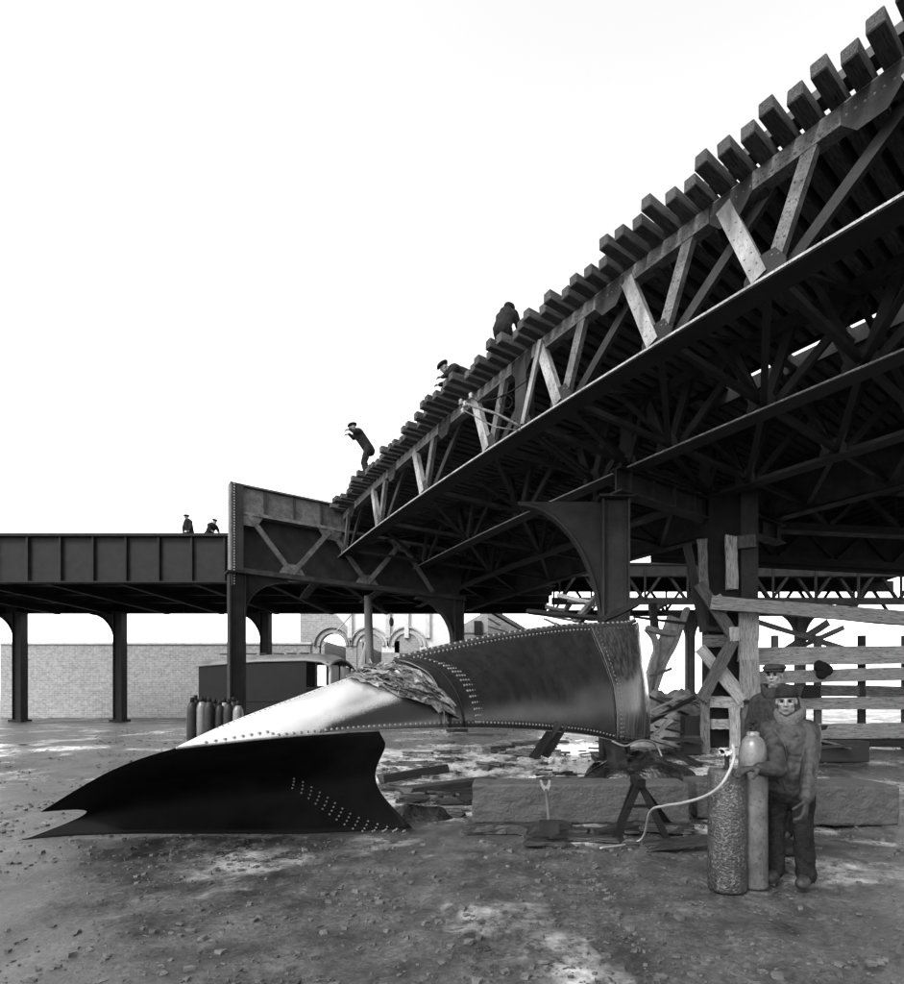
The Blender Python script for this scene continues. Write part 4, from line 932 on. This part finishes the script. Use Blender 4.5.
for i, (x0, y0, x1, y1, d, wd, m, lab) in enumerate([
    (650, 722, 702, 693, 14.6, 0.16, 'timber_dark', 'slanting dark timber resting on the rubble heap and pier'),
    (651, 676, 673, 668, 17.5, 0.16, 'timber', 'grey splintered board topping the rubble heap'),
    (655, 735, 672, 718, 13.6, 0.2, 'timber_pale', 'pale split plank lying at the rubble heap foot'),
    (670, 728, 700, 722, 14.4, 0.18, 'timber_pale', 'pale plank lying behind the black boxes'),
    (672, 711, 702, 700, 15.2, 0.16, 'timber_pale', 'pale plank propped high on the rubble heap'),
    (664, 738, 700, 741, 13.0, 0.24, 'timber_dark', 'dark plank lying flat before the black boxes'),
    (668, 752, 700, 770, 0, 0.16, 'wet_wood', 'wet narrow plank lying on the mud beside the pier foot'),
    (676, 760, 706, 752, 0, 0.2, 'wet_wood', 'wet broad plank lying on the mud before the pier foot')]):
    a, b_ = (P(x0, y0, d), P(x1, y1, d)) if d else (G(x0, y0) + dz * 0.05, G(x1, y1) + dz * 0.05)
    plank(a, b_, wd, 0.09, m, lab)

rw_ = random.Random(77)
for k in range(34):
    px, py = (rw_.uniform(648, 704), rw_.uniform(700, 748)) if k < 18 else (rw_.uniform(757, 880), rw_.uniform(728, 756)) if k < 27 else (rw_.uniform(545, 604), rw_.uniform(596, 622))
    d = rw_.uniform(13.8, 16.0) if k < 18 else rw_.uniform(11.5, 14) if k < 27 else rw_.uniform(12.9, 13.6); a = rw_.uniform(-0.5, 0.5); L = rw_.uniform(0.4, 1.3)
    c = P(px, py, d); v = Vector((math.cos(a), rw_.uniform(-.4, .4), math.sin(a))) * L / 2
    if k < 27: c.z = max(c.z, 0.3 + abs(v.z))
    plank(c - v, c + v, rw_.uniform(0.08, 0.22), rw_.uniform(0.03, 0.09), rw_.choice(('timber_pale', 'timber', 'timber_dark', 'timber_dark')), 'broken board in the tangle between the tank end and the pier' if k < 18 else 'broken board strewn at the foot of the plank hoarding' if k < 27 else 'broken board wedged behind the tank rim at the column', 'wreck boards by the pier' if k < 18 else 'boards at the hoarding foot' if k < 27 else 'boards wedged at the column', cat='board', name='broken_board')
# ================================================================== FOREGROUND DEBRIS
for x0, y0, x1, y1, wd, ht, m, lab in [
    (380, 783, 446, 772, 0.12, 0.16, 'wet_wood', 'short thick black beam lying in the pool below the tank seam'),
    (404, 795, 490, 783, 0.34, 0.12, 'wet_wood', 'long broad wet plank with pale edge lying in the pool'),
    (460, 804, 516, 794, 0.30, 0.08, 'wet_wood', 'wet plank lying beside the shovel, end towards the tank'),
    (486, 811, 544, 802, 0.2, 0.12, 'wet_wood', 'dark wet beam lying just in front of the granite kerb end'),
    (610, 779, 694, 777, 0.35, 0.05, 'wet_wood', 'thin wet plank lying behind the long granite kerb'),
    (466, 735, 506, 735, 0.2, 0.06, 'wet_wood', 'thin bent board lying deep under the tank edge'),
    (516, 745, 540, 741, 0.3, 0.08, 'wet_wood', 'small dark board lying against the tank props'),
    (486, 749, 512, 747, 0.3, 0.06, 'wet_wood', 'flat dark board afloat between the tank props and folded plate'),
    (515, 764, 540, 766, 0.22, 0.08, 'wet_wood', 'short dark block lying below the tank props'),
    (441, 753, 460, 757, 0.2, 0.05, 'wet_wood', 'small bent board afloat under the tank seam'),
    (490, 757, 504, 759, 0.22, 0.07, 'wet_wood', 'short black offcut lying in bright liquid under the tank')]:
    plank(G(x0, y0) + dz * ht * 0.45, G(x1, y1) + dz * ht * 0.45, wd, ht, m, lab, cat='plank', name='plank')
rd = random.Random(21)
for k in range(190):
    px, py = rd.uniform(385, 735), 738 + 66 * rd.random() ** 0.8; q = G(px, py)
    if q.y < 7.7 and px > 465: continue
    a = rd.uniform(-0.5, 0.5); L = 0.12 + 0.75 * rd.random() ** 2.2; v = Vector((math.cos(a), math.sin(a), rd.uniform(-.05, .05))) * L / 2
    single(rough_bar(q - v + dz * 0.03, q + v + dz * 0.03, rd.uniform(0.04, 0.14), rd.uniform(0.02, 0.06), n=2, jit=0.01, splinter=0.04, sd_=k), 'wood_splinter', 'wet_wood' if k % 4 else 'timber', 'small broken piece of wood lying in the molasses pool', 'debris', 'wood fragments in the pool')
ch = MB()
for k in range(5200):
    y = 3 + 22 * rd.random() ** 1.5; x = rd.uniform(-0.75, 0.75) * y
    if mnoise.noise(Vector((x * 0.5, y * 0.5, 9))) < rd.uniform(-0.5, 0.35): continue
    z = tz(x, y); s_ = rd.uniform(0.004, 0.016) * (0.5 + y / 14); a = rd.uniform(0, 3.14); u = Vector((math.cos(a), math.sin(a), 0)); v = Vector((-u.y, u.x, 0)); c = Vector((x, y, z + s_ * 0.3))
    ch.box(c, (s_ * rd.uniform(1, 5), s_ * rd.uniform(0.6, 1.6), s_ * 0.9), (u, v, Vector((0, 0, 1))))
gs = MB()
for k in range(9000):
    y = 2.4 + 11 * rd.random() ** 1.35; x = rd.uniform(-0.98, 0.74) * y; cl_ = mnoise.noise(Vector((x * 0.8, y * 0.8, 4)))
    if cl_ < rd.uniform(-0.35, 0.5): continue
    s_ = 0.006 + 0.028 * rd.random() ** 3.5; z = tz(x, y) + grel(x, y); c = Vector((x, y, z + s_ * 0.2)); a = rd.uniform(0, 6.28); q8 = []
    for sz in (-0.6, 0.7):
        for k4 in range(4):
            an = a + k4 * 1.57 + rd.uniform(-.3, .3); q8.append(c + Vector((math.cos(an) * s_ * rd.uniform(.7, 1.5), math.sin(an) * s_ * rd.uniform(.6, 1.1), sz * s_ * rd.uniform(.5, 1))))
    gs.hexa(q8)
tag(gs.build('gravel', 'gravel'), 'loose stones and clods scattered over the yard', 'gravel', kind='stuff')
tag(ch.build('debris_chips', 'chips'), 'fine chips and splinters strewn over the muddy ground', 'debris', kind='stuff')
for k in range(16):
    px, py = (rd.uniform(556, 705), rd.uniform(808, 850)) if k < 9 else (rd.uniform(420, 560), rd.uniform(812, 850)); q = G(px, py); a = rd.uniform(-0.6, 0.6); L = rd.uniform(0.3, 0.9); v = Vector((math.cos(a), math.sin(a), rd.uniform(-.08, .08))) * L / 2; ht = rd.uniform(0.03, 0.1)
    if q.y > 6.7 and px > 465: q.y = 6.6
    plank(q - v + dz * (ht * 0.4 + abs(v.z)), q + v + dz * (ht * 0.4 + abs(v.z)), rd.uniform(0.06, 0.2), ht, 'wet_wood', 'dark wet board lying in front of the granite kerb by the trestle' if k < 9 else 'dark wet board lying between the shovel and the folded plate', 'boards before the kerb' if k < 9 else 'boards before the folded plate', cat='plank', name='plank')
# dark lump / hoop at the fold's foot
q = G(418, 815); mound((q.x, q.y), 0.6, 0.4, 0.2, 'muck', 'mud_mound', 'low black mound of muck beside the folded plate foot', 'mud', 8, 20)
# shovel leaning on the kerb
sh = thing('shovel', P(549, 830, 6.2), 'D handled shovel leaning upright against the granite kerb', 'shovel')
t0_, t1_ = P(545, 779, 6.72), Vector((P(549, 0, 6.1).x, 6.12, 0.24)); dn = (t1_ - t0_).normalized()
MB().tube([t0_ + dn * 0.20, t1_], 0.02, 10).build('shaft', 'timber', sh, True)
sx = Vector((1, 0, 0)); yo = sx * 0.075
MB().prism([t0_ - yo * 0.9, t0_ - yo * 0.55, t0_ + dn * 0.10 - yo * 0.35, t0_ + dn * 0.14, t0_ + dn * 0.10 + yo * 0.35, t0_ + yo * 0.55, t0_ + yo * 0.9, t0_ + dn * 0.12 + yo * 0.75, t0_ + dn * 0.25 + yo * 0.22, t0_ + dn * 0.25 - yo * 0.22, t0_ + dn * 0.12 - yo * 0.75], (0, 0.03, 0)).build('grip_fork', 'timber_pale', sh)
MB().tube([t0_ - yo * 0.95, t0_ + yo * 0.95], 0.017, 8).build('grip_bar', 'timber_dark', sh)
MB().prism([t1_ - sx * 0.11, t1_ + sx * 0.11, t1_ + sx * 0.10 + dn * 0.2, t1_ + dn * 0.27, t1_ - sx * 0.10 + dn * 0.2], (0, 0.012, 0)).build('blade', 'steel_dark', sh)
# iron trestle
it = thing('iron_trestle', P(640, 840, 6.2), 'black iron A shaped trestle standing before the granite kerb', 'trestle')
ap = P(638, 781, 6.35)
for px, d in ((614, 6.15), (668, 6.15), (618, 6.75), (672, 6.75)):
    e = P(px, 700, d); e.z = 0.0; MB().bar(ap + Vector((0, (d - 6.4) * 0.3, 0)), e, 0.07, 0.05, (0, 1, 0)).build('leg', 'black_paint', it)
MB().bar(ap + Vector((0, -0.18, 0)), ap + Vector((0, 0.22, 0)), 0.09, 0.09).build('head_bar', 'black_paint', it)
MB().bar(P(627, 806, 6.2), P(655, 806, 6.2), 0.04, 0.03).build('cross_tie', 'black_paint', it)

# ================================================================== GAS CYLINDERS AND HOSE
CD = 4.66
q = P(753, 700, CD); ox = thing('gas_cylinder', (q.x, CD, 0), 'tall round shouldered grey gas cylinder standing beside the capped worker', 'gas cylinder')
MB().lathe((q.x, CD, 0), [(0.10, 0), (0.115, 0.02), (0.115, 1.06), (0.112, 1.12), (0.10, 1.18), (0.078, 1.225), (0.05, 1.25), (0.045, 1.255)], 32).build('body', 'cyl_grey', ox, True)
MB().lathe((q.x, CD, 0), [(0.047, 1.24), (0.05, 1.25), (0.05, 1.275), (0.043, 1.285), (0.03, 1.29)], 24).build('collar', 'cyl_grey', ox, True)
vv = MB().lathe((q.x, CD, 0), [(0.02, 1.28), (0.02, 1.32), (0.012, 1.325), (0.012, 1.36)], 14).build('valve', 'steel_dark', ox, True)
MB().tube([(q.x, CD, 1.32), (q.x - 0.05, CD - 0.02, 1.325)], 0.012, 8).build('outlet', 'steel_dark', vv); MB().lathe((q.x, CD, 0), [(0.03, 1.355), (0.034, 1.365), (0.03, 1.377)], 14).build('hand_wheel', 'steel_dark', vv)
AD = 4.6
q = P(727, 700, AD); ac = thing('acetylene_tank', (q.x, AD, 0), 'squat dark speckled gas tank with brass valve and hose', 'gas cylinder')
MB().lathe((q.x, AD, 0), [(0.145, 0), (0.152, 0.02), (0.152, 0.95), (0.148, 0.975), (0.135, 0.985), (0.125, 0.975), (0.04, 0.965)], 36).build('body', 'cyl_dark', ac, True)
va_ = MB().lathe((q.x + 0.0, AD, 0), [(0.03, 0.96), (0.03, 1.0), (0.018, 1.01), (0.018, 1.07), (0.024, 1.08), (0.012, 1.12)], 14).build('valve', 'steel_dark', ac, True)
MB().bar((q.x - 0.075, AD - 0.02, 1.135), (q.x + 0.0, AD - 0.02, 1.12), 0.025, 0.03).build('valve_handle', 'brass', va_)
MB().bar((q.x - 0.07, AD - 0.02, 1.155), (q.x - 0.04, AD - 0.02, 1.115), 0.025, 0.03).build('valve_handle', 'brass', va_)
MB().bar((q.x - 0.02, AD - 0.02, 1.10), (q.x + 0.05, AD - 0.02, 1.15), 0.02, 0.025).build('valve_handle', 'brass', va_)
hp = [P(733, 745, 4.56), P(734, 757, 4.44), P(729, 772, 4.40), P(719, 787, 4.40), P(703, 797, 4.55), P(682, 803, 4.8), P(664, 806, 5.1), P(650, 812, 5.5), G(640, 842) + dz * 0.02, G(600, 850) + dz * 0.02]
single(MB().tube(catmull(hp, 8), 0.0125, 8), 'gas_hose', 'hose', 'pale rubber hose looping from the squat gas tank valve to the ground', 'hose', smooth=True)

# ================================================================== PEOPLE
CLOUD = bpy.data.textures.new('cloth_folds', 'CLOUDS'); CLOUD.noise_scale = 0.11; CLOUD.noise_depth = 2
def fused(parts_fn, name, m, parent, voxel, smooth=6):
    mb = MB(); parts_fn(mb); o = mb.build(name, m, parent, True)
    md = o.modifiers.new('fuse', 'REMESH'); md.mode = 'VOXEL'; md.voxel_size = voxel; md.use_smooth_shade = True
    ms_ = o.modifiers.new('smooth', 'SMOOTH'); ms_.factor = 0.5; ms_.iterations = smooth
    if name in ('jacket', 'trousers', 'collar', 'glove', 'cap_crown'):
        dm = o.modifiers.new('folds', 'DISPLACE'); dm.texture = CLOUD; dm.strength = {'jacket': 0.024, 'trousers': 0.035, 'collar': 0.012}.get(name, 0.012); dm.mid_level = 0.5; dm.texture_coords = 'LOCAL'
    return o
def head_parts(mb, c, f, s=1.0):
    """c centre of the skull, f unit facing"""
    f = Vector(f).normalized(); r_ = Vector((f.y, -f.x, 0)).normalized(); u = r_.cross(f).normalized(); M = Matrix((r_, f, u)).transposed()
    def e(x, y, z, a, b_, d): mb.ell(Vector(c) + M @ Vector((x, y, z)) * s, (a * s, b_ * s, d * s), M, 16)
    e(0, -0.01, 0.03, 0.074, 0.094, 0.09)            # cranium
    e(0, 0.028, -0.035, 0.060, 0.066, 0.088)         # face
    e(0, 0.052, -0.098, 0.030, 0.030, 0.026)         # chin
    e(0.030, 0.02, -0.080, 0.030, 0.045, 0.030); e(-0.030, 0.02, -0.080, 0.030, 0.045, 0.030)   # jaw
    e(0, 0.083, 0.012, 0.046, 0.016, 0.010)          # brow
    mb.capsule(Vector(c) + M @ Vector((0, 0.088, 0.005)) * s, Vector(c) + M @ Vector((0, 0.110, -0.034)) * s, 0.009 * s, 0.013 * s)
    e(0.013, 0.094, -0.037, 0.008, 0.010, 0.008); e(-0.013, 0.094, -0.037, 0.008, 0.010, 0.008)
    e(0.042, 0.066, -0.028, 0.020, 0.020, 0.018); e(-0.042, 0.066, -0.028, 0.020, 0.020, 0.018)   # cheeks
    e(0, 0.084, -0.064, 0.022, 0.012, 0.007); e(0, 0.082, -0.077, 0.019, 0.012, 0.008)           # lips
    e(0.074, -0.005, -0.012, 0.010, 0.020, 0.030); e(-0.074, -0.005, -0.012, 0.010, 0.020, 0.030)  # ears
    return M
def face_marks(c, M, s, root):
    for q in (-1, 1):
        o = MB().ell(Vector(c) + M @ Vector((q * 0.030, 0.086, -0.003)) * s, (0.015 * s, 0.007 * s, 0.008 * s), M, 10).build('eye', 'eye', root, True)
        MB().ell(Vector(c) + M @ Vector((q * 0.031, 0.094, 0.013)) * s, (0.021 * s, 0.006 * s, 0.005 * s), M, 10).build('eyebrow', 'eye', root, True)
    MB().ell(Vector(c) + M @ Vector((0, 0.094, -0.071)) * s, (0.023 * s, 0.004 * s, 0.0035 * s), M, 10).build('mouth', 'leather', root, True)
def hand_parts(mb, wrist, d, palm_n, s=1.0, curl=0.5, side=1):
    """wrist point, finger direction d, palm normal; five fingers"""
    d = Vector(d).normalized(); pn = Vector(palm_n); pn = (pn - d * pn.dot(d)).normalized(); a = d.cross(pn) * side
    w0 = Vector(wrist)
    for k in (-1.5, -0.5, 0.5, 1.5): mb.capsule(w0 + d * 0.01 + a * k * 0.012 * s, w0 + d * 0.085 * s + a * k * 0.021 * s, 0.016 * s, 0.014 * s, 8)
    for k, L in ((-1.5, 0.065), (-0.5, 0.08), (0.5, 0.085), (1.5, 0.075)):
        p = w0 + d * 0.085 * s + a * k * 0.022 * s
        for j in range(3):
            an = curl * (j + 0.6); v = d * math.cos(an) + pn * math.sin(an); q_ = p + v * L * s * (0.45, 0.32, 0.25)[j]
            mb.capsule(p, q_, (0.0130 - 0.001 * j) * s, (0.0120 - 0.001 * j) * s, 8); p = q_
    p = w0 + d * 0.02 * s + a * 0.028 * s
    for j in range(3):
        v = (d * (0.7 + 0.1 * j) + a * (0.7 - 0.25 * j) + pn * (0.35 + 0.3 * j)).normalized(); q_ = p + v * (0.04, 0.03, 0.025)[j] * s
        mb.capsule(p, q_, (0.014 - 0.0015 * j) * s, (0.0125 - 0.0015 * j) * s, 8); p = q_
def flat_cap(root, c, M, s, m, beanie=False, tilt=0.0):
    def loc(v): return Vector(c) + M @ Vector(v) * s
    def dome_(mb):
        if beanie:
            mb.ell(loc((0, -0.014, 0.062)), (0.083 * s, 0.102 * s, 0.072 * s), M, 20)
            for k in range(24):
                a = 2 * math.pi * k / 24; mb.ell(loc((0.076 * math.cos(a), -0.012 + 0.097 * math.sin(a), 0.042 + 0.006 * math.sin(a))), (0.014 * s, 0.014 * s, 0.022 * s), M, 8)
        else:
            mb.ell(loc((0, -0.012, 0.070)), (0.108 * s, 0.122 * s, 0.040 * s), M, 20); mb.ell(loc((0, 0.03, 0.060)), (0.092 * s, 0.095 * s, 0.030 * s), M, 20)
            mb.ell(loc((0, -0.012, 0.048)), (0.090 * s, 0.106 * s, 0.052 * s), M, 20)
    fused(dome_, 'cap_crown', m, root, 0.008, 4)
    if not beanie:
        pk = MB(); n = 12; vv_ = []
        for k in range(n + 1):
            a = math.pi * (0.12 + 0.76 * k / n); vv_.append((loc((0.085 * math.cos(a), 0.075 * math.sin(a) + 0.01, 0.04)), loc((0.095 * math.cos(a), 0.085 * math.sin(a) + 0.055, 0.030))))
        for (a, b_), (c_, d_) in zip(vv_[:-1], vv_[1:]):
            up1 = M @ Vector((0, 0, 0.010)) * s; pk.hexa([a, c_, d_, b_, a + up1, c_ + up1, d_ + up1, b_ + up1])
        pk.build('cap_peak', m, root, True)

def worker(label, foot, f, hf, arms, eye_z, beanie, coat, lean=0.0, head_dx=(0, 0, 0), hands=True, gloved=True):
    """upright workman. foot: ground point, f torso facing, hf head facing, arms: {side: (elbow, wrist)} in world space"""
    foot = Vector(foot); f = Vector(f).normalized(); r_ = Vector((f.y, -f.x, 0)); s = 1.0
    root = thing('person', foot, label, 'person')
    H_ = eye_z - foot.z + 0.115
    hip = foot + dz * (H_ * 0.52); sh_ = foot + dz * (H_ * 0.815); hc = foot + Vector(head_dx) + dz * (eye_z - foot.z + 0.004); neck = foot + Vector(head_dx) * 0.7 + dz * (H_ * 0.85)
    Ms = {}
    def legs(mb, g=0.0):
        for q in (-1, 1):
            hj = hip + r_ * q * 0.09; kn = foot + r_ * q * 0.11 + f * 0.03 + dz * H_ * 0.28; an = foot + r_ * q * 0.12 + dz * 0.09
            mb.capsule(hj, kn, 0.085 + g, 0.062 + g); mb.capsule(kn, an, 0.060 + g, 0.045 + g + g * 0.8)
    def body(mb):
        legs(mb)
        for q in (-1, 1):
            an = foot + r_ * q * 0.12 + dz * 0.05; mb.capsule(an - f * 0.04, an + f * 0.15, 0.045, 0.04)
        mb.ell(hip + dz * 0.03, (0.15, 0.15, 0.13)); mb.ell(hip.lerp(sh_, 0.55), (0.15, 0.15, 0.24)); mb.capsule(sh_ - r_ * 0.12 - dz * 0.06, sh_ + r_ * 0.12 - dz * 0.06, 0.055, 0.055)
        mb.capsule(sh_, neck + dz * 0.06, 0.06, 0.055)
        for q in (-1, 1):
            el, wr = arms[q]; s0 = sh_ + r_ * q * 0.14 - dz * 0.07; mb.capsule(s0, el, 0.042, 0.042); mb.capsule(el, wr, 0.042, 0.03)
        Ms['M'] = head_parts(mb, hc, hf)
        if not gloved:
            for q in (-1, 1): el, wr = arms[q]; hand_parts(mb, wr, Vector(wr) - Vector(el), -r_ * q, 1.0, 0.45, q)
    b_ = fused(body, 'body', 'skin', root, 0.0065, 4)
    face_marks(hc, Ms['M'], 1.0, root)
    fused(lambda mb: (legs(mb, 0.022), mb.ell(hip - dz * 0.02, (0.15, 0.145, 0.13))), 'trousers', 'wool_dark', root, 0.014, 8)
    for q in (-1, 1):
        an = foot + r_ * q * 0.12 + dz * 0.05
        fused(lambda mb: (mb.capsule(an - f * 0.05, an + f * 0.17, 0.056, 0.05), mb.capsule(an, an + dz * 0.16, 0.06, 0.065)), 'boot', 'leather', root, 0.012, 3)
    rw = random.Random(int(foot.x * 1000))
    def jacket(mb):
        ch_ = hip.lerp(sh_, 0.6); Mx = Matrix((r_, f, dz)).transposed()
        mb.ell(ch_, (0.215, 0.165, 0.27), Mx, 20); mb.ell(hip + dz * 0.08, (0.20, 0.165, 0.20), Mx, 20); mb.ell(hip - dz * 0.05, (0.20, 0.175, 0.16), Mx, 20); mb.ell(ch_ - dz * 0.14, (0.205, 0.17, 0.26), Mx, 20); mb.ell(ch_ + f * 0.03 - dz * 0.22, (0.19, 0.16, 0.2), Mx, 20)
        mb.capsule(sh_ - r_ * 0.14 - dz * 0.05, sh_ - dz * 0.0, 0.082, 0.085); mb.capsule(sh_ + r_ * 0.14 - dz * 0.05, sh_ - dz * 0.0, 0.082, 0.085); mb.ell(sh_ + dz * 0.03, (0.10, 0.10, 0.07), Mx, 16)
        for q in (-1, 1):
            el, wr = Vector(arms[q][0]), Vector(arms[q][1]); s0 = sh_ + r_ * q * 0.16 - dz * 0.06
            mb.capsule(s0, el, 0.085, 0.068); mb.capsule(el, el.lerp(wr, 0.93), 0.068, 0.055)
            for k in range(3):       # folds at the elbow side of the sleeve
                t = (k + 0.5) / 6; p = s0.lerp(el, t * 0.95) if k < 3 else el.lerp(wr, (t - 0.45) * 1.5); ax = (el - s0).normalized() if k < 3 else (wr - el).normalized()
                a = ax.orthogonal().normalized(); bb = ax.cross(a); ph = rw.uniform(0, 6.28); rr_ = 0.069 if k < 3 else 0.057
                pts = [p + (a * math.cos(ph + g_) + bb * math.sin(ph + g_)) * rr_ + ax * 0.03 * math.sin(g_ * 1.2) for g_ in np.linspace(0, 2.4, 6)]
                mb.tube(pts, 0.010, 6)
        for k in range(7):           # folds of the body
            a = rw.uniform(-1.1, 1.1); x = math.sin(a) * 0.19; y = math.cos(a) * 0.15; z0_ = rw.uniform(-0.02, 0.3)
            mb.tube([hip + r_ * (x + 0.02 * j_ * rw.uniform(-1, 1)) + f * (y - 0.004 * j_) + dz * (z0_ + 0.04 * j_) for j_ in range(5)], 0.010, 6)
    fused(jacket, 'jacket', coat, root, 0.0075, 5)
    def collar(mb):
        cc_ = sh_ + dz * 0.075 + f * 0.015
        for k in range(26):
            a = 2 * math.pi * k / 26
            fr = max(0, math.cos(a)); p = cc_ + r_ * math.sin(a) * 0.098 + f * math.cos(a) * 0.092 + dz * (0.012 - 0.075 * fr * fr)
            mb.ell(p, (0.028, 0.028, 0.045 + 0.016 * fr), None, 8)
        if False:
            
            for q in (-1, 1):
                for g_ in range(6): mb.ell(cc_ + f * (0.075 + 0.013 * g_) + r_ * q * (0.075 + 0.002 * g_) - dz * (0.02 + 0.017 * g_), (0.042 - 0.004 * g_, 0.022, 0.028), None, 8)
    fused(collar, 'collar', 'sheepskin' if coat == 'leather' else coat, root, 0.008, 3)
    pk = MB(); pk.tube([hip + f * (0.168 + 0.004 * math.sin(k * 1.4)) + dz * (-0.06 + 0.05 * k) + r_ * 0.012 * math.sin(k * 0.9) for k in range(9)], 0.009, 6); pk.build('front_seam', coat, root, True)
    if gloved:
        for q in (-1, 1):
            el, wr = Vector(arms[q][0]), Vector(arms[q][1]); dd = (wr - el).normalized()
            def gl(mb):
                hand_parts(mb, wr, dd + (Vector((0, 0, -0.15)) if q > 0 else Vector((0, 0, -0.3))), (-r_ * q if q < 0 else dz * -1), 1.3, 0.5 if q < 0 else 0.38, q)
                mb.capsule(wr - dd * 0.09, wr + dd * 0.01, 0.052, 0.036)
            fused(gl, 'glove', 'glove', root, 0.006, 1)
    flat_cap(root, hc, Ms['M'], 1.06, 'wool_grey' if not beanie else 'wool_dark', beanie)
    return root
W1 = P(790, 700, 4.78)
# the right arm reaches across the front of the cylinder, the left arm hangs
f1 = Vector((-0.62, -0.78, 0)).normalized(); r1 = Vector((f1.y, -f1.x, 0))
worker('worker in knit cap and sheepskin collared leather jacket beside the gas cylinders', (W1.x, W1.y, 0.0), f1, (-0.48, -0.86, -0.06),
       {1: (P(779, 770, 4.48), P(758, 768, 4.44)), -1: (P(811, 757, 4.60), P(806, 800, 4.42))}, P(0, 701, 4.7).z, True, 'leather', head_dx=(-0.055, -0.05, 0))
W2 = P(774, 700, 5.75)
bpx(752, 812, 784.0 - 4 + 68, 5.55, 0.45, 'timber_dark', 'low dark timber baulk under the boots of the flat capped worker', zb=0.0, cat='baulk', name='baulk')
zst = 0.155
f2 = Vector((-0.7, -0.7, 0)).normalized(); r2 = Vector((f2.y, -f2.x, 0)); sh2 = Vector((W2.x, W2.y, 0))
s2 = P(765, 722, 5.7)
worker('worker in tweed flat cap and dark coat standing behind his capped mate', (W2.x, W2.y, 0.155), f2, (-0.62, -0.78, -0.02),
       {1: (sh2 + r2 * 0.24 + f2 * 0.02 + dz * 1.22, sh2 + r2 * 0.18 + f2 * 0.2 + dz * 1.08), -1: (sh2 - r2 * 0.24 + dz * 1.2, sh2 - r2 * 0.2 + f2 * 0.16 + dz * 1.02)}, P(0, 675, 5.7).z, False, 'wool_grey')

def crouch(label, foot, f, bend, knee, s=1.0, arm=(0.5, -0.25), group=None, up_arm=False):
    """far figure on the deck: bend = torso lean from vertical in radians, knee = 1 standing .. 0 kneeling"""
    foot = Vector(foot); f = Vector(f).normalized(); r_ = Vector((f.y, -f.x, 0)); root = thing('person', foot, label, 'person', group)
    hp_ = foot + dz * (0.42 + 0.46 * knee) - f * (0.18 * (1 - knee) + 0.1 * math.sin(bend)); tdir = f * math.sin(bend) + dz * math.cos(bend); shp = hp_ + tdir * 0.48; nk = shp + tdir * 0.1; hc = nk + tdir * 0.12 + f * 0.03
    hands_ = [shp + r_ * q * 0.16 + f * arm[0] + dz * arm[1] for q in (-1, 1)]
    def limb(mb, g=0.0, arms=True, legs=True):
        for q in (-1, 1):
            if legs:
                kn = foot + r_ * q * 0.12 + f * (0.06 + 0.25 * (1 - knee)) + dz * (0.45 if knee > 0.4 else 0.35); an = foot + r_ * q * 0.12 - f * 0.05 + dz * 0.08
                mb.capsule(hp_ + r_ * q * 0.09, kn, 0.085 + g, 0.065 + g); mb.capsule(kn, an, 0.062 + g, 0.05 + g); mb.capsule(an - dz * 0.03, an + f * 0.16 - dz * 0.03, 0.045 + g * .5, 0.04 + g * .5)
            if arms:
                s0 = shp + r_ * q * 0.17; el = s0.lerp(hands_[q > 0], 0.5) + dz * -0.06 + r_ * q * 0.05; mb.capsule(s0, el, 0.055 + g, 0.048 + g); mb.capsule(el, hands_[q > 0], 0.046 + g, 0.036 + g * .5)
    Mh = {}
    def body(mb):
        limb(mb); mb.capsule(hp_, shp, 0.13, 0.14); mb.capsule(shp, hc, 0.06, 0.055); Mh['m'] = head_parts(mb, hc, f * math.cos(bend * 0.5) - dz * math.sin(bend * 0.5) * 0.8)
        for q in (0, 1): hand_parts(mb, hands_[q], f + dz * -0.3, -dz, 1.0, 0.4, 1)
    fused(body, 'body', 'skin', root, 0.012, 3)
    fused(lambda mb: (limb(mb, 0.02, True, False), mb.capsule(hp_ - tdir * 0.08, shp, 0.17, 0.17), mb.capsule(shp - r_ * 0.14, shp + r_ * 0.14, 0.09, 0.09)), 'jacket', 'wool_dark', root, 0.016, 4)
    fused(lambda mb: limb(mb, 0.022, False, True), 'trousers', 'wool_dark', root, 0.016, 4)
    flat_cap(root, hc, Mh['m'], 1.1, 'wool_dark')
    return root
ZD = zt + 0.145 + 0.035
def deckp(px, py, inset):           # a point on the deck, inset metres in from the tie ends, on the sight line's bearing
    y = 8.0
    for yy in np.arange(7, 26, 0.02):
        q = off(yy, -0.5 + inset)
        if (q.x / q.y) * F + CX <= px: y = yy; break
    q = off(y, -0.5 + inset); return Vector((q.x, q.y, ZD))
crouch('deck worker stooping with arms stretched out beyond the tie ends', deckp(366, 460, 0.30), (-1, -0.35, 0), 0.62, 1.0, arm=(0.26, 0.02))
crouch('deck worker bent double with his back rounded, nearest the wire bracket post', deckp(505, 330, 0.62), (0.35, 0.9, 0), 0.55, 0.55, arm=(0.3, -0.3))
crouch('deck worker crouching low over the ties above the wire bracket', deckp(464, 390, 0.62), (-0.95, -0.3, 0), 1.3, 0.12, arm=(0.3, -0.25))
crouch('deck worker kneeling behind the portal girder parapet', Vector((P(301, 0, 21.2).x, 21.2, ZD)), (-1, 0, 0), 1.1, 0.0, arm=(0.3, -0.3))
crouch('dark figure stooping on the solid girder viaduct beside the portal girder', (P(211, 0, 25.8).x, 25.8, ZJ), (0.8, -0.5, 0), 0.75, 0.3, arm=(0.2, -0.3))
crouch('dark figure sitting on the solid girder viaduct away from the portal girder', (P(188, 0, 25.8).x, 25.8, ZJ), (-0.3, -0.9, 0), 0.25, 0.45, arm=(0.1, -0.45))
